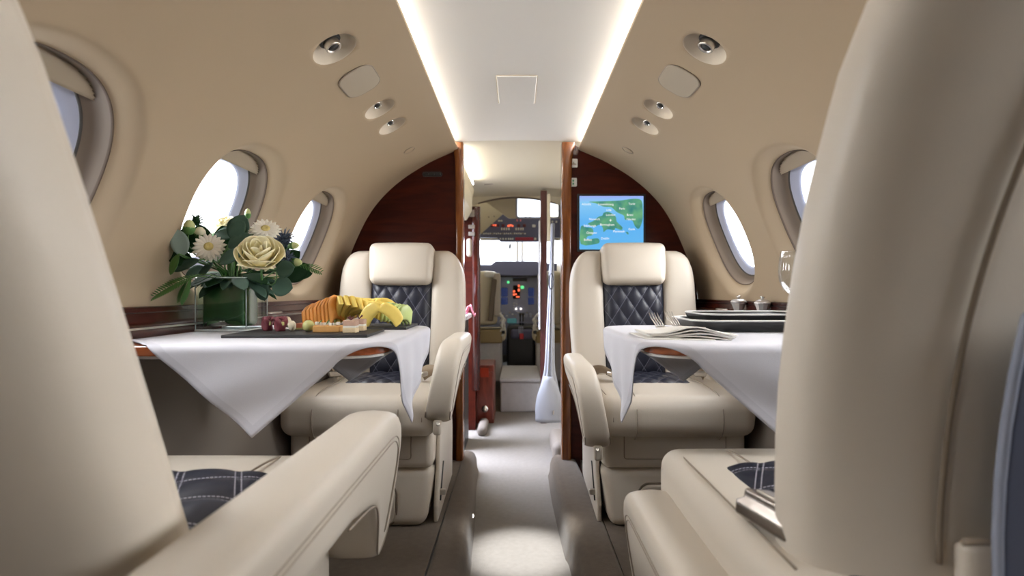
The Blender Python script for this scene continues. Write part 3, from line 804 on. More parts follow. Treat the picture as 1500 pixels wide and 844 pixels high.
# pocket and trim on the back of the near right seat
def BR(u, w, v): return T(.012, -.085, .405) @ RX(R(-4)) @ Vector((u, w-.7*v*v, v))
P = [(-.104, -.148, .03), (-.102, -.149, .15), (-.098, -.149, .30), (-.090, -.148, .42), (-.075, -.146, .49), (-.04, -.144, .52), (.03, -.144, .53)]
build('back_seam', tube([BR(*p) for p in smooth_path(P, 6)], .0030, 6), M['leather_dark'], nr)
def slabfn(hx, w0, hz, v0, th, u0):
    a = soft_box(hx, th, hz, min(th, .008)*.9, n=6); m_ = MB()
    m_.v = [BR(p[0]+u0, p[1]+w0, p[2]+v0) for p in a[0]]; m_.f = a[1]; m_.mi = [0]*len(a[1]); return m_
pk = build('seatback_pocket', slabfn(.098, -.156, .043, .010, .010, .005), M['leather'], nr)
build('pocket_piping', tube([BR(-.092+.194*t/10, -.160, .054) for t in range(11)], .0035, 8), M['piping'], pk)
e = empty('booklet', nr.location+Vector((0.02, -.30, .5)), label='blue grey booklet standing in the back pocket of the near right seat', cat='booklet')
inv = T(*nr.location)
m_ = slabfn(.075, -.170, .145, .110, .0035, .008); m_.v = [inv @ p for p in m_.v]; build('cover', m_, M['card'], e, world=True)
m_ = slabfn(.004, -.170, .145, .110, .0045, -.070); m_.v = [inv @ p for p in m_.v]; build('spine', m_, M['cardedge'], e, world=True)
# ---------------------------------------------------------------- tables and cloths
TZ = H-.087
def table(side, name, label):
    xc, yc = side*.455, 1.155
    e = empty(name, (xc, yc, TZ-.03), label=label, cat='table', group='fold-out tables')
    hw, hl = .236, .255
    build('tabletop', prism(rrect(2*hw, 2*hl, .075, 12, xc, yc), TZ-.017, TZ, 'z'), M['woodtable'], e, world=True, smooth=False, bevel=.003)
    build('edge_strip', prism(rrect(2*hw-.012, 2*hl-.012, .070, 12, xc, yc), TZ-.0215, TZ-.0172, 'z'), M['white'], e, world=True, smooth=False)
    build('support_arm', soft_box(.20, .05, .008, .006, c=(side*.50, yc, TZ-.032)), M['metal'], e, world=True)
    return e
table(-1, 'folding_table', 'fold-out table at the left wall under the flowers and canapes')
table(1, 'folding_table', 'fold-out table at the right wall under the stacked black trays')

def cloth(side, label):
    xc, yc = side*.421, 1.168; tx0, tx1 = -.215, .29; ty = .258; hd = .445; r = .010
    N = 120
    hw, hl, rc = .238, .257, .077
    ox = .455-.421; oy = 1.155-1.168                       # the cloth lies a little towards the aisle
    def fold(e):
        if e <= 0: return 0, 0
        if e < r*PI/2: a = e/r; return r*math.sin(a), r*(1-math.cos(a))
        return r, r+e-r*PI/2
    def fn(u, v):
        a, b = 2*u-1, 2*v-1
        X_ = (a+b)/2*hd; Y_ = (a-b)/2*hd       # X_ < 0 is towards the aisle
        tx = X_-ox; cxx = max(-(hw-rc), min(hw-rc, tx)); cyy = max(-(hl-rc), min(hl-rc, Y_-oy))
        tx, ty_ = tx, Y_-oy; dx, dy = tx-cxx, ty_-cyy; d = math.hypot(dx, dy); sd = d-rc
        x, y, z = X_, Y_, 0.0
        if sd > 0 and not (tx > 0 and abs(dy) < 1e-9):
            nx, ny = dx/d, dy/d; o, dn = fold(sd); f = min(1, sd/.17)
            wav = .004*f*math.sin((X_+Y_*2)*26)
            x = cxx-ox*0+nx*(rc+o-.006*f+wav)+ox; y = cyy+oy+ny*(rc+o-.006*f+wav); k_ = abs(nx)**2; z = -dn*(.80*k_+(1-k_)*(.87 if ny < 0 else .72))
            if abs(nx) > .7: x += .010*f*f; y -= .055*Y_*f
        if x > .266: x = 2*.266-x; z -= .0014      # the corner at the wall is tucked under
        ed = max(abs(a), abs(b))
        z += .0012*math.sin((a-b)*22+side)*max(0, ed-.85)/.15 if z == 0 and x < .2 else 0
        return (xc+side*x, yc+y, TZ+.0022+z)
    g = grid(fn, N, N)
    mb = MB(); 
    for i in range(N):
        for j in range(N): mb.mi.append(1 if (i < 3 or j < 3 or i >= N-3 or j >= N-3) else 0)
    mb.v = [Vector(p) for p in g[0]]; mb.f = g[1]
    o = build('tablecloth', mb, [M['cloth'], M['hem']])
    s_ = o.modifiers.new('Solidify', 'SOLIDIFY'); s_.thickness = .0012; s_.offset = 1
    tag(o, label, 'tablecloth', 'white tablecloths laid cornerwise')
    return o
cloth(-1, 'white linen cloth laid cornerwise under the flowers and canapes, corners hanging')
cloth(1, 'white linen cloth laid cornerwise under the stacked black trays, corners hanging')
CZ = TZ+.0036

# ---------------------------------------------------------------- slates and canapes
def slate(label, cx, cy, w, l, rz, z=CZ):
    o = build('slate_board', MB().add(soft_box(w/2, l/2, .0028, .0012, n=10), T(cx, cy, z+.0028) @ RZ(rz)), M['slate'])
    return tag(o, label, 'serving slate')
slate('black slate board nearest the camera, carrying rolls, tartlets and small sandwiches', -.408, 1.10, .262, .165, R(2.5))
slate('black slate board carrying the fruit slices, behind the canapes', -.366, 1.315, .24, .16, R(1), z=CZ)
SZ = CZ+.0056
col = lambda n, c, r=.5, **k: mat(n, c, r, **k)
FM = dict(meat=col('cured meat', (.20, .045, .06), .45, var=.35, vscale=90), fat=col('cream cheese', (.75, .68, .52), .5), fig=col('fig flesh', (.55, .18, .10), .4, var=.3, vscale=120),
          grape=col('pale grape', (.55, .55, .22), .25), pastry=col('pastry', (.62, .33, .10), .6, var=.15, vscale=60), feta=col('white cheese', (.80, .78, .70), .5), herb=col('green herb', (.05, .22, .04), .5),
          bread=col('pale bread', (.68, .54, .34), .8, var=.12, vscale=80, bump=.6, bscale=200), pate=col('pink pate', (.52, .33, .24), .6, var=.15, vscale=120), sprout=col('dark red sprout', (.13, .02, .03), .5),
          orange=col('cantaloupe flesh', (.86, .36, .07), .35, var=.12, vscale=30), rind=col('melon rind', (.42, .34, .13), .5), yellow=col('yellow pineapple', (.92, .70, .17), .5, var=.12, vscale=50), 
          kiwi=col('olive fruit', (.46, .33, .08), .4, var=.3, vscale=60), green=col('green melon', (.55, .66, .26), .3, var=.1, vscale=40), grind=col('green rind', (.25, .42, .10), .4), berry=col('dark berry', (.02, .01, .02), .3))
def wedge(name, px, py_base, D, hgt, wid, th, m, mr, yaw, lean, label, group, arcdeg=150):
    """upright crescent slice: half disc with a hollowed inner edge, its rind outside"""
    p = pt(px, py_base, D); p.z = SZ
    e = empty(name, p, yaw, label, 'fruit slice', group)
    n = 14; out = []; inn = []
    for k in range(n+1):
        a = PI*(0.5-arcdeg/360)+R(arcdeg)*k/n
        out.append((wid*math.cos(a), hgt*(math.sin(a))-hgt*math.cos(R(arcdeg/2))))
        inn.append((wid*.52*math.cos(a), hgt*.40*math.sin(a)-hgt*math.cos(R(arcdeg/2))*.95))
    rings = []
    lo = min(b for a, b in out)
    def strip(A, B_, m_, nm, tt):
        rr = []
        for (a0, b0), (a1, b1) in zip(A, B_):
            b0 -= lo; b1 -= lo
            ca, cb = (a0+a1)/2, (b0+b1)/2
            rr.append([(x_, y_, max(z_, .0)) for x_, y_, z_ in ((a0, -tt*.75, b0), (a0+(a0-ca)*.06, 0, b0+(b0-cb)*.06), (a0, tt*.75, b0), (ca, tt, cb), (a1, tt*.7, b1), (a1, 0, b1), (a1, -tt*.7, b1), (ca, -tt, cb))])
        return build(nm, MB().add(loft(rr), RX(lean)), m_, e)
    strip(out, inn, m, 'flesh', th)
    strip([(a*1.06, b*1.0+.0015) for a, b in out], [(a*.985, b*.985) for a, b in out], mr, 'rind', th*.92)
    return e
# FRUIT
# yellow pineapple slices, a loose fan
def slab(name, px, base, D, w, h, th, rz, ry, m, label, group, cat='fruit slice', dz=0):
    p = pt(px, base, D); p.z = SZ+dz
    mb = MB().add(soft_box(w/2, th/2, h/2, min(th/2, h/2)*.55, (.001, .0015, .002), n=4))
    X = RZ(rz) @ RY(ry)
    # droop along the length, so that the slice arches
    mb.v = [X @ Vector((q.x, q.y, q.z+h*.9*(1-(2*q.x/w)**2)*.35)) for q in mb.v]
    lo = min(q.z for q in mb.v); mb.v = [q+Vector((0, 0, -lo)) for q in mb.v]
    o = build(name, mb, m, loc=p)
    return tag(o, label, cat, group)
for k in range(8):
    slab('melon_slice', 455+k*5.3, 478, 1.262+.003*k, .042, .034+.0025*k+.001*(k%2), .0048, R(58), R(-8), FM['orange'], 'orange melon slice in the leaning fan at the left of the fruit slate', 'orange melon slices')
for k in range(5):
    slab('kiwi_slice', 486+k*5.0, 474, 1.345+.004*k, .040, .038+.0015*k, .008, R(60), R(-14), FM['kiwi'], 'olive coloured fruit slice standing behind the orange melon slices', 'olive fruit slices', dz=.001*k)
for k in range(9):
    slab('pineapple_slice', 496+k*7.4, 476, 1.285+.004*k, .064, .030, .0105, R(-60+7*k), R(-48+9*k), FM['yellow'], 'yellow pineapple slice in the heaped fan in the middle of the fruit slate', 'yellow pineapple slices', dz=.004+.012*math.sin(PI*k/8))
for k in range(5):
    slab('mango_slice', 528+k*9, 468, 1.345, .052, .024, .014, R(-20+8*k), R(-14+7*k), FM['yellow'], 'yellow fruit slice on top at the back of the fruit heap', 'yellow slices at the back', dz=.026+.004*math.sin(PI*k/4))
slab('pineapple_wedge', 545, 479, 1.250, .058, .026, .020, R(-12), R(-46), FM['yellow'], 'long yellow fruit wedge leaning at the front of the fruit heap, left of the pair', None)
slab('pineapple_wedge', 571, 479, 1.250, .058, .026, .020, R(10), R(42), FM['yellow'], 'long yellow fruit wedge leaning at the front of the fruit heap, right of the pair', None)
for k in range(6):
    slab('green_melon_slice', 568+k*5.2, 478-.4*k, 1.300+.003*k, .046, .038-.001*k, .0060, R(66), R(12), FM['green'], 'pale green melon slice standing at the right end of the fruit slate', 'green melon slices')
p = pt(524, 452, 1.31)
tag(build('dark_berry', MB().add(lathe([(0, -.004), (.003, -.003), (.0045, 0), (.003, .003), (0, .004)], 12)), FM['berry'], loc=Vector((p.x, 1.31, H-.034))), 'tiny dark berry on top of the yellow fruit heap', 'berry')

# canapes on the near slate
def roll(px, D, h, r, label, seed):
    p = pt(px, 490, D); p.z = SZ; rr = random.Random(seed)
    e = empty('meat_roll', p, label=label, cat='canape')
    rings = []
    for i in range(9):
        z = h*i/8; ring = []
        for k in range(20):
            a = 2*PI*k/20; w = r*(.78+.32*(i/8))*(1+.16*math.sin(3*a+i*.7+seed)+.10*math.sin(5*a+seed*2))
            ring.append((w*math.cos(a), w*math.sin(a), z+(.004*math.sin(4*a+seed) if i == 8 else 0)))
        rings.append(ring)
    build('meat', loft(rings), FM['meat'], e)
    q = []
    for t in range(22):
        a = t*.55; w = r*.85*(1-t/26); q.append((w*math.cos(a), w*math.sin(a), h+.0015+.002*math.sin(t)))
    build('fold', tube(q, .0022, 6), FM['meat'], e)
    build('filling', MB().add(soft_box(.004, .003, .004, .002, n=2), T(r*.5, -r*.55, h*.62)), FM['grape'], e)
roll(392, 1.13, .024, .0105, 'dark red cured meat roll at the left end of the canape slate', 1)
roll(411, 1.12, .024, .0115, 'dark red cured meat roll, second from the left on the canape slate', 2)
def sphereish(name, px, D, rx, ry, rz_, m, label, cat, base=490, dz=0, rot=0):
    p = pt(px, base, D); p.z = SZ+rz_+dz
    pr = [(math.sin(PI*k/12), -math.cos(PI*k/12)) for k in range(13)]
    mb = MB().add(lathe(pr, 20), RY(rot) @ Matrix.Diagonal((rx, ry, rz_, 1)))
    return tag(build(name, mb, m, loc=p), label, cat)
sphereish('cheese_ball', 428, 1.115, .0075, .008, .0105, FM['fat'], 'small white cheese ball beside the meat rolls', 'canape')
sphereish('cheese_ball', 421, 1.17, .008, .008, .0115, FM['fat'], 'small white cheese ball just behind the meat rolls', 'canape', dz=.004)
sphereish('pale_grape', 452, 1.10, .0115, .011, .0115, FM['grape'], 'pale green grape beside the tartlet', 'grape')
e = empty('fig_slice', (pt(438, 490, 1.15).x, 1.15, SZ), label='pink fig wedge between the cheese ball and the grape', cat='fruit slice')
build('flesh', MB().add(prism([(-.013, .006), (-.006, .013), (.004, .015), (.014, .009), (.010, .004), (0, .001)], -.006, .006, 'y')), FM['fig'], e, smooth=False, bevel=.002)
build('skin', MB().add(soft_box(.012, .0065, .002, .0015, n=3), T(0, 0, .003)), FM['grape'], e)
def tart(px, D, w, label):
    p = pt(px, 490, D); p.z = SZ
    e = empty('tartlet', p, label=label, cat='tartlet')
    build('pastry_case', soft_box(w/2, .012, .0065, .002, n=4, c=(0, 0, .0065)), FM['pastry'], e)
    rr = random.Random(int(px))
    for k in range(7): build('cheese_crumb', MB().add(soft_box(.0032, .003, .003, .0012, n=2), T((k/6-.5)*w*.8, rr.uniform(-.005, .003), .0155+rr.uniform(-.001, .002)) @ RZ(rr.random()*3)), FM['feta'], e)
    for k in range(3): build('herb_leaf', MB().add(prism([(-.003, 0), (0, .003), (.005, .009), (.0005, .007)], -.0006, .0006, 'y'), T((k-1)*w*.28, -.003, .015) @ RZ(k)), FM['herb'], e)
tart(480.5, 1.09, .052, 'golden rectangular tartlet topped with white cheese and herbs')
for px, D, s in ((514, 1.075, 'nearer'), (526, 1.13, 'farther')):
    p = pt(px, 490, D); p.z = SZ
    e = empty('layered_sandwich', p, label='small square layered sandwich with a dark red sprout, the %s of the two' % s, cat='sandwich')
    build('bottom_bread', soft_box(.0125, .012, .005, .0015, n=3, c=(0, 0, .005)), FM['bread'], e)
    build('filling', soft_box(.0118, .0115, .0022, .001, n=3, c=(0, 0, .0115)), FM['feta'], e)
    build('top_layer', soft_box(.0122, .012, .0052, .0016, n=3, c=(0, 0, .0185)), FM['pate'], e)
    rr = random.Random(int(px))
    for k in range(6):
        a = rr.random()*6.28; build('sprout', tube([(0, 0, .0237), (.003*math.cos(a), .003*math.sin(a), .027), (.007*math.cos(a), .007*math.sin(a), .0285+rr.random()*.004)], .0009, 5), FM['sprout'], e)

# ---------------------------------------------------------------- vase of flowers
VG = dict(leafline=col('broad green lining leaf', (.022, .085, .025), .35, var=.45, vscale=30), leafdark=col('dark green leaf', (.010, .036, .012), .75, spec=.12, var=.3, vscale=25), leafmid=col('green leaf', (.05, .16, .03), .45, var=.25, vscale=25), euc=col('grey green eucalyptus leaf', (.06, .115, .085), .75, spec=.2, var=.2, vscale=20),
          eucpale=col('pale eucalyptus leaf', (.19, .26, .235), .55, var=.15, vscale=20), petal=col('cream petal', (.86, .82, .64), .55), gerb=col('white gerbera petal', (.90, .88, .80), .55), gcen=col('gerbera centre', (.72, .62, .25), .7, var=.2, vscale=150, bump=1, bscale=400),
          rosec=col('cream rose petal', (.90, .84, .58), .5), stem=col('green stem', (.08, .20, .05), .5), thistle=col('blue thistle', (.05, .07, .11), .6), bud=col('pale green bud', (.55, .60, .28), .5), water=glassy('water in vase', (.80, .90, .82), .05))
VX, VY = -.630, 1.242; VR = R(1.5); VW = .0555; VH = .114
ve = empty('glass_vase', (VX, VY, CZ), VR, 'square clear glass vase lined with green leaves on the left tablecloth', 'vase')
o_ = rrect(2*VW, 2*VW, .004, 3); i_ = rrect(2*VW-.009, 2*VW-.009, .003, 3)
build('glass_wall', loft([[(a, b, 0) for a, b in o_], [(a, b, .002) for a, b in o_], [(a, b, VH) for a, b in o_], [(a, b, VH+.001) for a, b in rrect(2*VW-.004, 2*VW-.004, .003, 3)], [(a, b, VH) for a, b in i_], [(a, b, .011) for a, b in i_]]), M['clearglass'], ve, angle=30)
# glass corners and base edges catch light
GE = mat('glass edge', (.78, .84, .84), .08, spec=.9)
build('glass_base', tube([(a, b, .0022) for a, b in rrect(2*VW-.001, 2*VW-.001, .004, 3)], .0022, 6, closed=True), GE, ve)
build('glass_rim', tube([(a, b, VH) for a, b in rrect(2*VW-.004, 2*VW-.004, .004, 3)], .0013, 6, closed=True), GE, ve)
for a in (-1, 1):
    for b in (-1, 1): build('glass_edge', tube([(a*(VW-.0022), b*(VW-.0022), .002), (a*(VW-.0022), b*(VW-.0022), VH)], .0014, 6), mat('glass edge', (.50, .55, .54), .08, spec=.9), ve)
# leaf lining rolled inside
def lining(k0, k1, m, nm, off, z0, z1):
    def fn(u, v):
        t = k0+(k1-k0)*u; a, b = sup(VW-.009-off, VW-.009-off, 7, t)
        return (a, b, z0+(z1-z0)*v+.006*math.sin(t*3)*(v if v > .5 else 1-v))
    g = grid(fn, 40, 8); o = build(nm, g, m, ve); s = o.modifiers.new('Solidify', 'SOLIDIFY'); s.thickness = .001
lining(-2.62, -.70, VG['leafline'], 'leaf_lining', 0, .016, .108)
lining(.9, 3.4, VG['leafmid'], 'leaf_lining', .004, .014, .104)
def VP(x, y, z): return Matrix.Translation((VX, VY, CZ)) @ RZ(VR) @ Vector((x, y, z))
tag_names = 0
def leafmesh(L_, W_, curl=.15, n=10, pw=1.0, fold_=.12):
    def fn(u, v):
        w = W_/2*(math.sin(PI*min(1, v**pw)))**.62*(1 if v < 1 else 0)
        if pw < 0: w = 0
        x = (2*u-1)*w
        return (x, L_*v, -curl*L_*v*v+fold_*abs(x)*1.0)
    return grid(fn, 6, n)
def aim(p, d, face):
    """frame at p whose y runs along d and whose z is as near as possible to face"""
    y = Vector(d).normalized(); z = Vector(face); z = (z-y*z.dot(y)).normalized(); x = y.cross(z)
    return Matrix.Translation(p) @ Matrix((x, y, z)).transposed().to_4x4()
def leaf_thing(name, label, cat, items, m, group=None, stem=True):
    """items: (base px, base py, D, direction (x,y,z), length, width, facing, curl)"""
    base = VP(0, 0, .05)
    e = empty(name, base, label=label, cat=cat, group=group)
    for (px, py, D, d, L_, W_, fc, cu) in items:
        p = pt(px, py, D)
        o = build('leaf', MB().add(leafmesh(L_, W_, cu), aim(p, d, fc)), m, e, world=True)
        s = o.modifiers.new('Solidify', 'SOLIDIFY'); s.thickness = .0008
    if stem:
        P = [Vector(base)]+[Vector((VX+(pt(*items[0][:3]).x-VX)*.25, VY, CZ+VH+.005))]+[pt(*i[:3]) for i in items]
        build('stem', tube(smooth_path(P, 4), .0014, 6), VG['stem'], e, world=True)
    return e
CAMF = (0.5, -1, .25)
leaf_thing('eucalyptus_sprig', 'eucalyptus sprig with pale rounded leaf at the left edge of the bouquet', 'eucalyptus', [(267, 376, 1.145, (-.12, -.1, 1), .056, .034, (.5, -1, .1), .1)], VG['eucpale'])
leaf_thing('ruscus_leaf', 'bright green narrow leaf curling down at the far left of the bouquet', 'leaf', [(262, 372, 1.13, (-.45, -.1, -1), .046, .020, (-.2, -1, .3), .1)], VG['leafmid'])
leaf_thing('eucalyptus_sprig', 'eucalyptus sprig with broad grey green leaves in the middle of the bouquet', 'eucalyptus', [(340, 352, 1.20, (.5, -.1, .95), .060, .044, CAMF, .12), (330, 378, 1.18, (1, -.3, .42), .062, .036, (.1, -1, .8), .1), (345, 345, 1.22, (-.9, 0, .15), .046, .034, (.3, -1, .5), .1), (345, 356, 1.22, (1, 0, .15), .050, .032, (.2, -1, .7), .15), (320, 386, 1.15, (.95, -.1, .55), .060, .034, (.0, -1, .6), .12), (333, 362, 1.175, (.9, 0, .5), .055, .036, (.1, -1, .5), .1), (338, 350, 1.18, (.6, 0, .9), .046, .034, (.2, -1, .3), .1)], VG['euc'])
leaf_thing('eucalyptus_sprig', 'eucalyptus sprig with round leaves hanging over the right rim of the vase', 'eucalyptus', [(398, 418, 1.19, (1, -.1, -.12), .046, .045, (.0, -1, .3), .05), (404, 398, 1.20, (1, -.1, .25), .042, .040, (.1, -1, .3), .05), (380, 412, 1.20, (.35, -.2, -1), .045, .030, (0, -1, .5), .05)], VG['euc'])
leaf_thing('eucalyptus_sprig', 'eucalyptus sprig with drooping leaves at the lower left of the bouquet', 'eucalyptus', [(292, 381, 1.15, (-1, -.1, -.35), .058, .030, (-.2, -1, .7), .1), (312, 384, 1.18, (-.75, -.3, -.9), .045, .020, (-.3, -1, .4), .05), (300, 392, 1.22, (-.9, 0, -.35), .05, .030, (-.1, -1, .5), .1)], VG['euc'])
leaf_thing('ruscus_leaf', 'large dark green leaf at the right edge of the bouquet', 'leaf', [(420, 412, 1.27, (.9, .1, .75), .062, .046, (0, -1, .4), .1), (424, 405, 1.28, (1, .2, .2), .05, .03, (0, -1, .6), .1)], VG['leafdark'])
leaf_thing('ruscus_leaf', 'bright green pointed leaf behind the left daisy', 'leaf', [(300, 350, 1.27, (1, 0, .25), .055, .028, (0, -1, .6), .1), (262, 395, 1.22, (-.25, 0, 1), .045, .020, (-.5, -1, 0), .1)], VG['leafmid'])
leaf_thing('ruscus_leaf', 'dark pointed leaves filling the upper left of the bouquet behind the daisy', 'leaf', [(284, 372, 1.185, (-.35, 0, 1), .062, .040, CAMF, .1), (302, 380, 1.22, (-.2, 0, 1), .080, .045, CAMF, .1), (322, 376, 1.26, (.2, 0, 1), .075, .042, CAMF, .1), (282, 382, 1.16, (-.8, -.2, .2), .050, .035, CAMF, .1)], VG['leafdark'])
leaf_thing('ruscus_leaf', 'dark broad leaves filling the space behind the large rose', 'leaf', [(350, 375, 1.30, (-.1, 0, 1), .080, .050, CAMF, .1), (370, 385, 1.30, (.3, 0, 1), .095, .050, CAMF, .1), (400, 385, 1.30, (.5, 0, 1), .070, .040, CAMF, .1), (405, 392, 1.30, (1, 0, .7), .065, .040, CAMF, .1)], VG['leafdark'])
# dense dark collar of leaves over the rim
rr = random.Random(11); items = []
for k in range(64):
    a = rr.uniform(0, 2*PI); r0 = rr.uniform(.005, .05); z0 = VH+rr.uniform(-.008, .055)
    b = VP(r0*math.cos(a), r0*math.sin(a), z0)
    if math.cos(a) < -.5: L0 = .6
    else: L0 = 1
    dz_ = rr.uniform(-.25, .7)
    if math.sin(a) < .1 and z0+.05*dz_ > VH+.005: dz_ = -.2; b.z = CZ+VH+.002
    items.append((b, (math.cos(a+VR), math.sin(a+VR), dz_), L0*rr.uniform(.045, .085), rr.uniform(.022, .038)))
e = empty('leaf_collar', VP(0, 0, .05), label='dense dark green foliage collar spilling over the vase rim', cat='foliage', kind=None)
for g_ in range(2):
    mb = MB()
    for i, (b, d, L_, W_) in enumerate(items):
        if i % 2 == g_: mb.add(leafmesh(L_, W_, rr.uniform(.1, .4)), aim(b, d, (0, -.3, 1)))
    o = build('leaves', mb, VG['leafdark'] if g_ == 0 else VG['euc'], e, world=True); s = o.modifiers.new('Solidify', 'SOLIDIFY'); s.thickness = .0008
mb = MB()
for k in range(14):
    a = rr.uniform(0, 6.28); mb.add(tube([VP(.03*math.cos(a), .03*math.sin(a), .02), VP(.012*math.cos(a+2), .012*math.sin(a+2), .10), VP(.02*math.cos(a+2), .02*math.sin(a+2), .16)], .0018, 6))
build('stems', mb, VG['stem'], e, world=True)

def gerbera(px, py, D, nrm, r, label):
    p = pt(px, py, D); e = empty('gerbera_daisy', p, label=label, cat='flower')
    n = Vector(nrm).normalized(); X = aim((0, 0, 0), n.orthogonal(), n)
    for lay, (cnt, ln, tiltz) in enumerate(((19, r, -.16), (17, r*.86, .02))):
        mb = MB()
        for k in range(cnt):
            a = 2*PI*(k+.5*lay)/cnt
            lf = leafmesh(ln*.86*(1+.06*math.sin(k*5)), ln*.30, -tiltz*.5+.1, 8, 1.0, -.15)
            mb.add(lf, X @ RZ(a) @ T(0, r*.10, .002*lay) @ RX(R(14 if lay else 4)))
        o = build('petals', mb, VG['gerb'], e, ); s = o.modifiers.new('Solidify', 'SOLIDIFY'); s.thickness = .0006
    build('flower_centre', MB().add(lathe([(r*.02, 0), (r*.26, .001), (r*.27, .004), (r*.18, .0065), (r*.08, .005), (r*.02, .0046)], 22), X), VG['gcen'], e)
    build('stem', tube([p-n*.009, p-n*.04+Vector((0, 0, -.01)), VP(0, 0, .08)], .002, 6), VG['stem'], e, world=True)
gerbera(306, 362, 1.165, (.35, -1, .35), .034, 'white gerbera daisy facing the camera at the left of the bouquet')
gerbera(389, 336, 1.21, (.35, -.85, .85), .034, 'cream gerbera daisy tilted upwards at the upper right of the bouquet')
def rose(px, py, D, nrm, r, label):
    p = pt(px, py, D); e = empty('rose', p, label=label, cat='flower')
    n = Vector(nrm).normalized(); X = aim((0, 0, 0), n.orthogonal(), n)
    layers = [(2, .20, .95, 95), (3, .36, 1.0, 130), (3, .52, .98, 135), (4, .68, .90, 120), (5, .84, .72, 105), (5, 1.0, .46, 95)]
    for li, (cnt, rad, hh, span) in enumerate(layers):
        mb = MB()
        for k in range(cnt):
            a0 = 2*PI*k/cnt+li*1.1
            def fn(u, v):
                t = (2*u-1); a = a0+t*R(span)/2
                wdt = (1-.55*max(0, v-.35)*abs(t)**2.2)
                rr_ = r*rad*(.25+.75*math.sin(min(1, v*1.15)*PI/2))*(1+.13*li/5*max(0, v-.7)/.3)+r*.03*t*(1 if k % 2 else -1)
                z = r*(-.45+(hh+.42)*v*wdt-.20*max(0, v-.8)*li/3)
                return (rr_*math.cos(a), rr_*math.sin(a), z)
            mb.add(grid(fn, 12, 10), X)
        o = build('petals', mb, VG['rosec'], e); s = o.modifiers.new('Solidify', 'SOLIDIFY'); s.thickness = .0009
    build('stem', tube([p-n*r*.4, p-n*.05+Vector((0, 0, -.02)), VP(0, .01, .08)], .0024, 6), VG['stem'], e, world=True)
rose(381, 377, 1.165, (.25, -.75, .75), .043, 'large cream rose at the front right of the bouquet')
rose(334, 334, 1.29, (-.1, -.6, 1), .026, 'smaller cream rose half hidden at the top of the bouquet')
def bud(px, py, D, r, h, d, m, label):
    p = pt(px, py, D); e = empty('flower_bud', p, label=label, cat='flower bud')
    X = aim((0, 0, 0), Vector(d).orthogonal(), d)
    build('bud', MB().add(lathe([(0, -h*.5), (r*.6, -h*.42), (r, -h*.1), (r*.9, h*.2), (r*.5, h*.45), (0, h*.55)], 14), X), m, e)
    build('calyx', MB().add(lathe([(0, -h*.55), (r*.7, -h*.45), (r*1.06, -h*.12), (r*1.0, 0)], 10), X), VG['stem'], e)
    build('stem', tube([p-Vector(d).normalized()*h*.45, p-Vector(d).normalized()*h*.9+Vector((0, 0, -.012)), VP(0, 0, .12)], .0013, 6), VG['stem'], e, world=True)
bud(277, 333, 1.16, .0115, .030, (.1, 0, 1), VG['bud'], 'pale green bud standing at the upper left of the bouquet')
bud(293, 341, 1.19, .0115, .024, (.3, -.5, 1), VG['petal'], 'round cream bud just above the left daisy')
bud(430, 360, 1.23, .008, .024, (1, -.1, .1), VG['bud'], 'pale green bud pointing right, upper of the two at the right')
bud(434, 384, 1.23, .009, .026, (1, -.2, -.1), VG['bud'], 'pale green bud pointing right, lower of the two at the right')
bud(363, 313, 1.30, .007, .022, (0, 0, 1), VG['bud'], 'tiny pale bud at the very top of the bouquet')
def spiky(name, px, py, D, r, m, label, n=70, seed=1, stretch=(1, 1, 1)):
    p = pt(px, py, D); e = empty(name, p, label=label, cat='thistle'); q = random.Random(seed); mb = MB()
    for k in range(n):
        v = Vector((q.gauss(0, 1), q.gauss(0, 1), q.gauss(0, 1))).normalized(); v = Vector((v.x*stretch[0], v.y*stretch[1], v.z*stretch[2]))
        mb.add(tube([v*.2*r, v*r*.6, v*r*q.uniform(.8, 1.15)], [.0016, .0012, .0003], 5))
    build('spikes', mb, m, e)
    build('head', MB().add(lathe([(0, -r*.5), (r*.35, -r*.3), (r*.4, 0), (r*.3, r*.35), (0, r*.5)], 12)), m, e)
    build('stem', tube([p, p+Vector((-.01, 0, -.04)), VP(0, 0, .11)], .0015, 6), VG['stem'], e, world=True)
spiky('thistle', 416, 350, 1.24, .026, VG['thistle'], 'dark blue spiky thistle at the right of the cream rose, upper one', seed=2)
spiky('thistle', 420, 378, 1.22, .020, VG['thistle'], 'dark blue spiky thistle at the right of the cream rose, lower one', seed=3)
spiky('thistle', 287, 324, 1.20, .020, VG['leafdark'], 'dark green wispy tuft behind the left buds', n=30, seed=4)
def fern(px, py, D, d, L_, label, droop=.2, n=19, wd=.020):
    p = pt(px, py, D); e = empty('fern_frond', p, label=label, cat='fern'); d = Vector(d).normalized(); P = []
    for k in range(n+1):
        t = k/n; P.append(p+d*L_*t+Vector((0, 0, -droop*L_*t*t)))
    build('stem', tube(P, .0009, 5), VG['stem'], e, world=True)
    mb = MB(); sd = d.cross(Vector((0, -.8, .6))).normalized()
    for k in range(1, n+1):
        t = k/n; w = wd*math.sin(PI*min(1, .15+.85*(1-t)))*.9+.004
        for s in (-1, 1): mb.add(leafmesh(w, w*.17+.0008, .1, 4), aim(P[k], sd*s+d*.8, (0, -.8, .6)))
    build('leaflets', mb, VG['leafmid'], e, world=True)
    build('stalk', tube([p, p+Vector((.02, 0, 0)), VP(-.02, 0, VH)], .001, 5), VG['stem'], e, world=True)
fern(292, 402, 1.13, (-1, -.25, -.35), .085, 'green fern frond reaching out to the lower left of the bouquet')
fern(280, 405, 1.13, (-.4, -.2, -1), .045, 'short green fern frond hanging beside the left rim of the vase', wd=.015)
fern(436, 388, 1.24, (1, 0, -.12), .05, 'thin green fern tip poking out at the right of the bouquet', wd=.014, n=9)

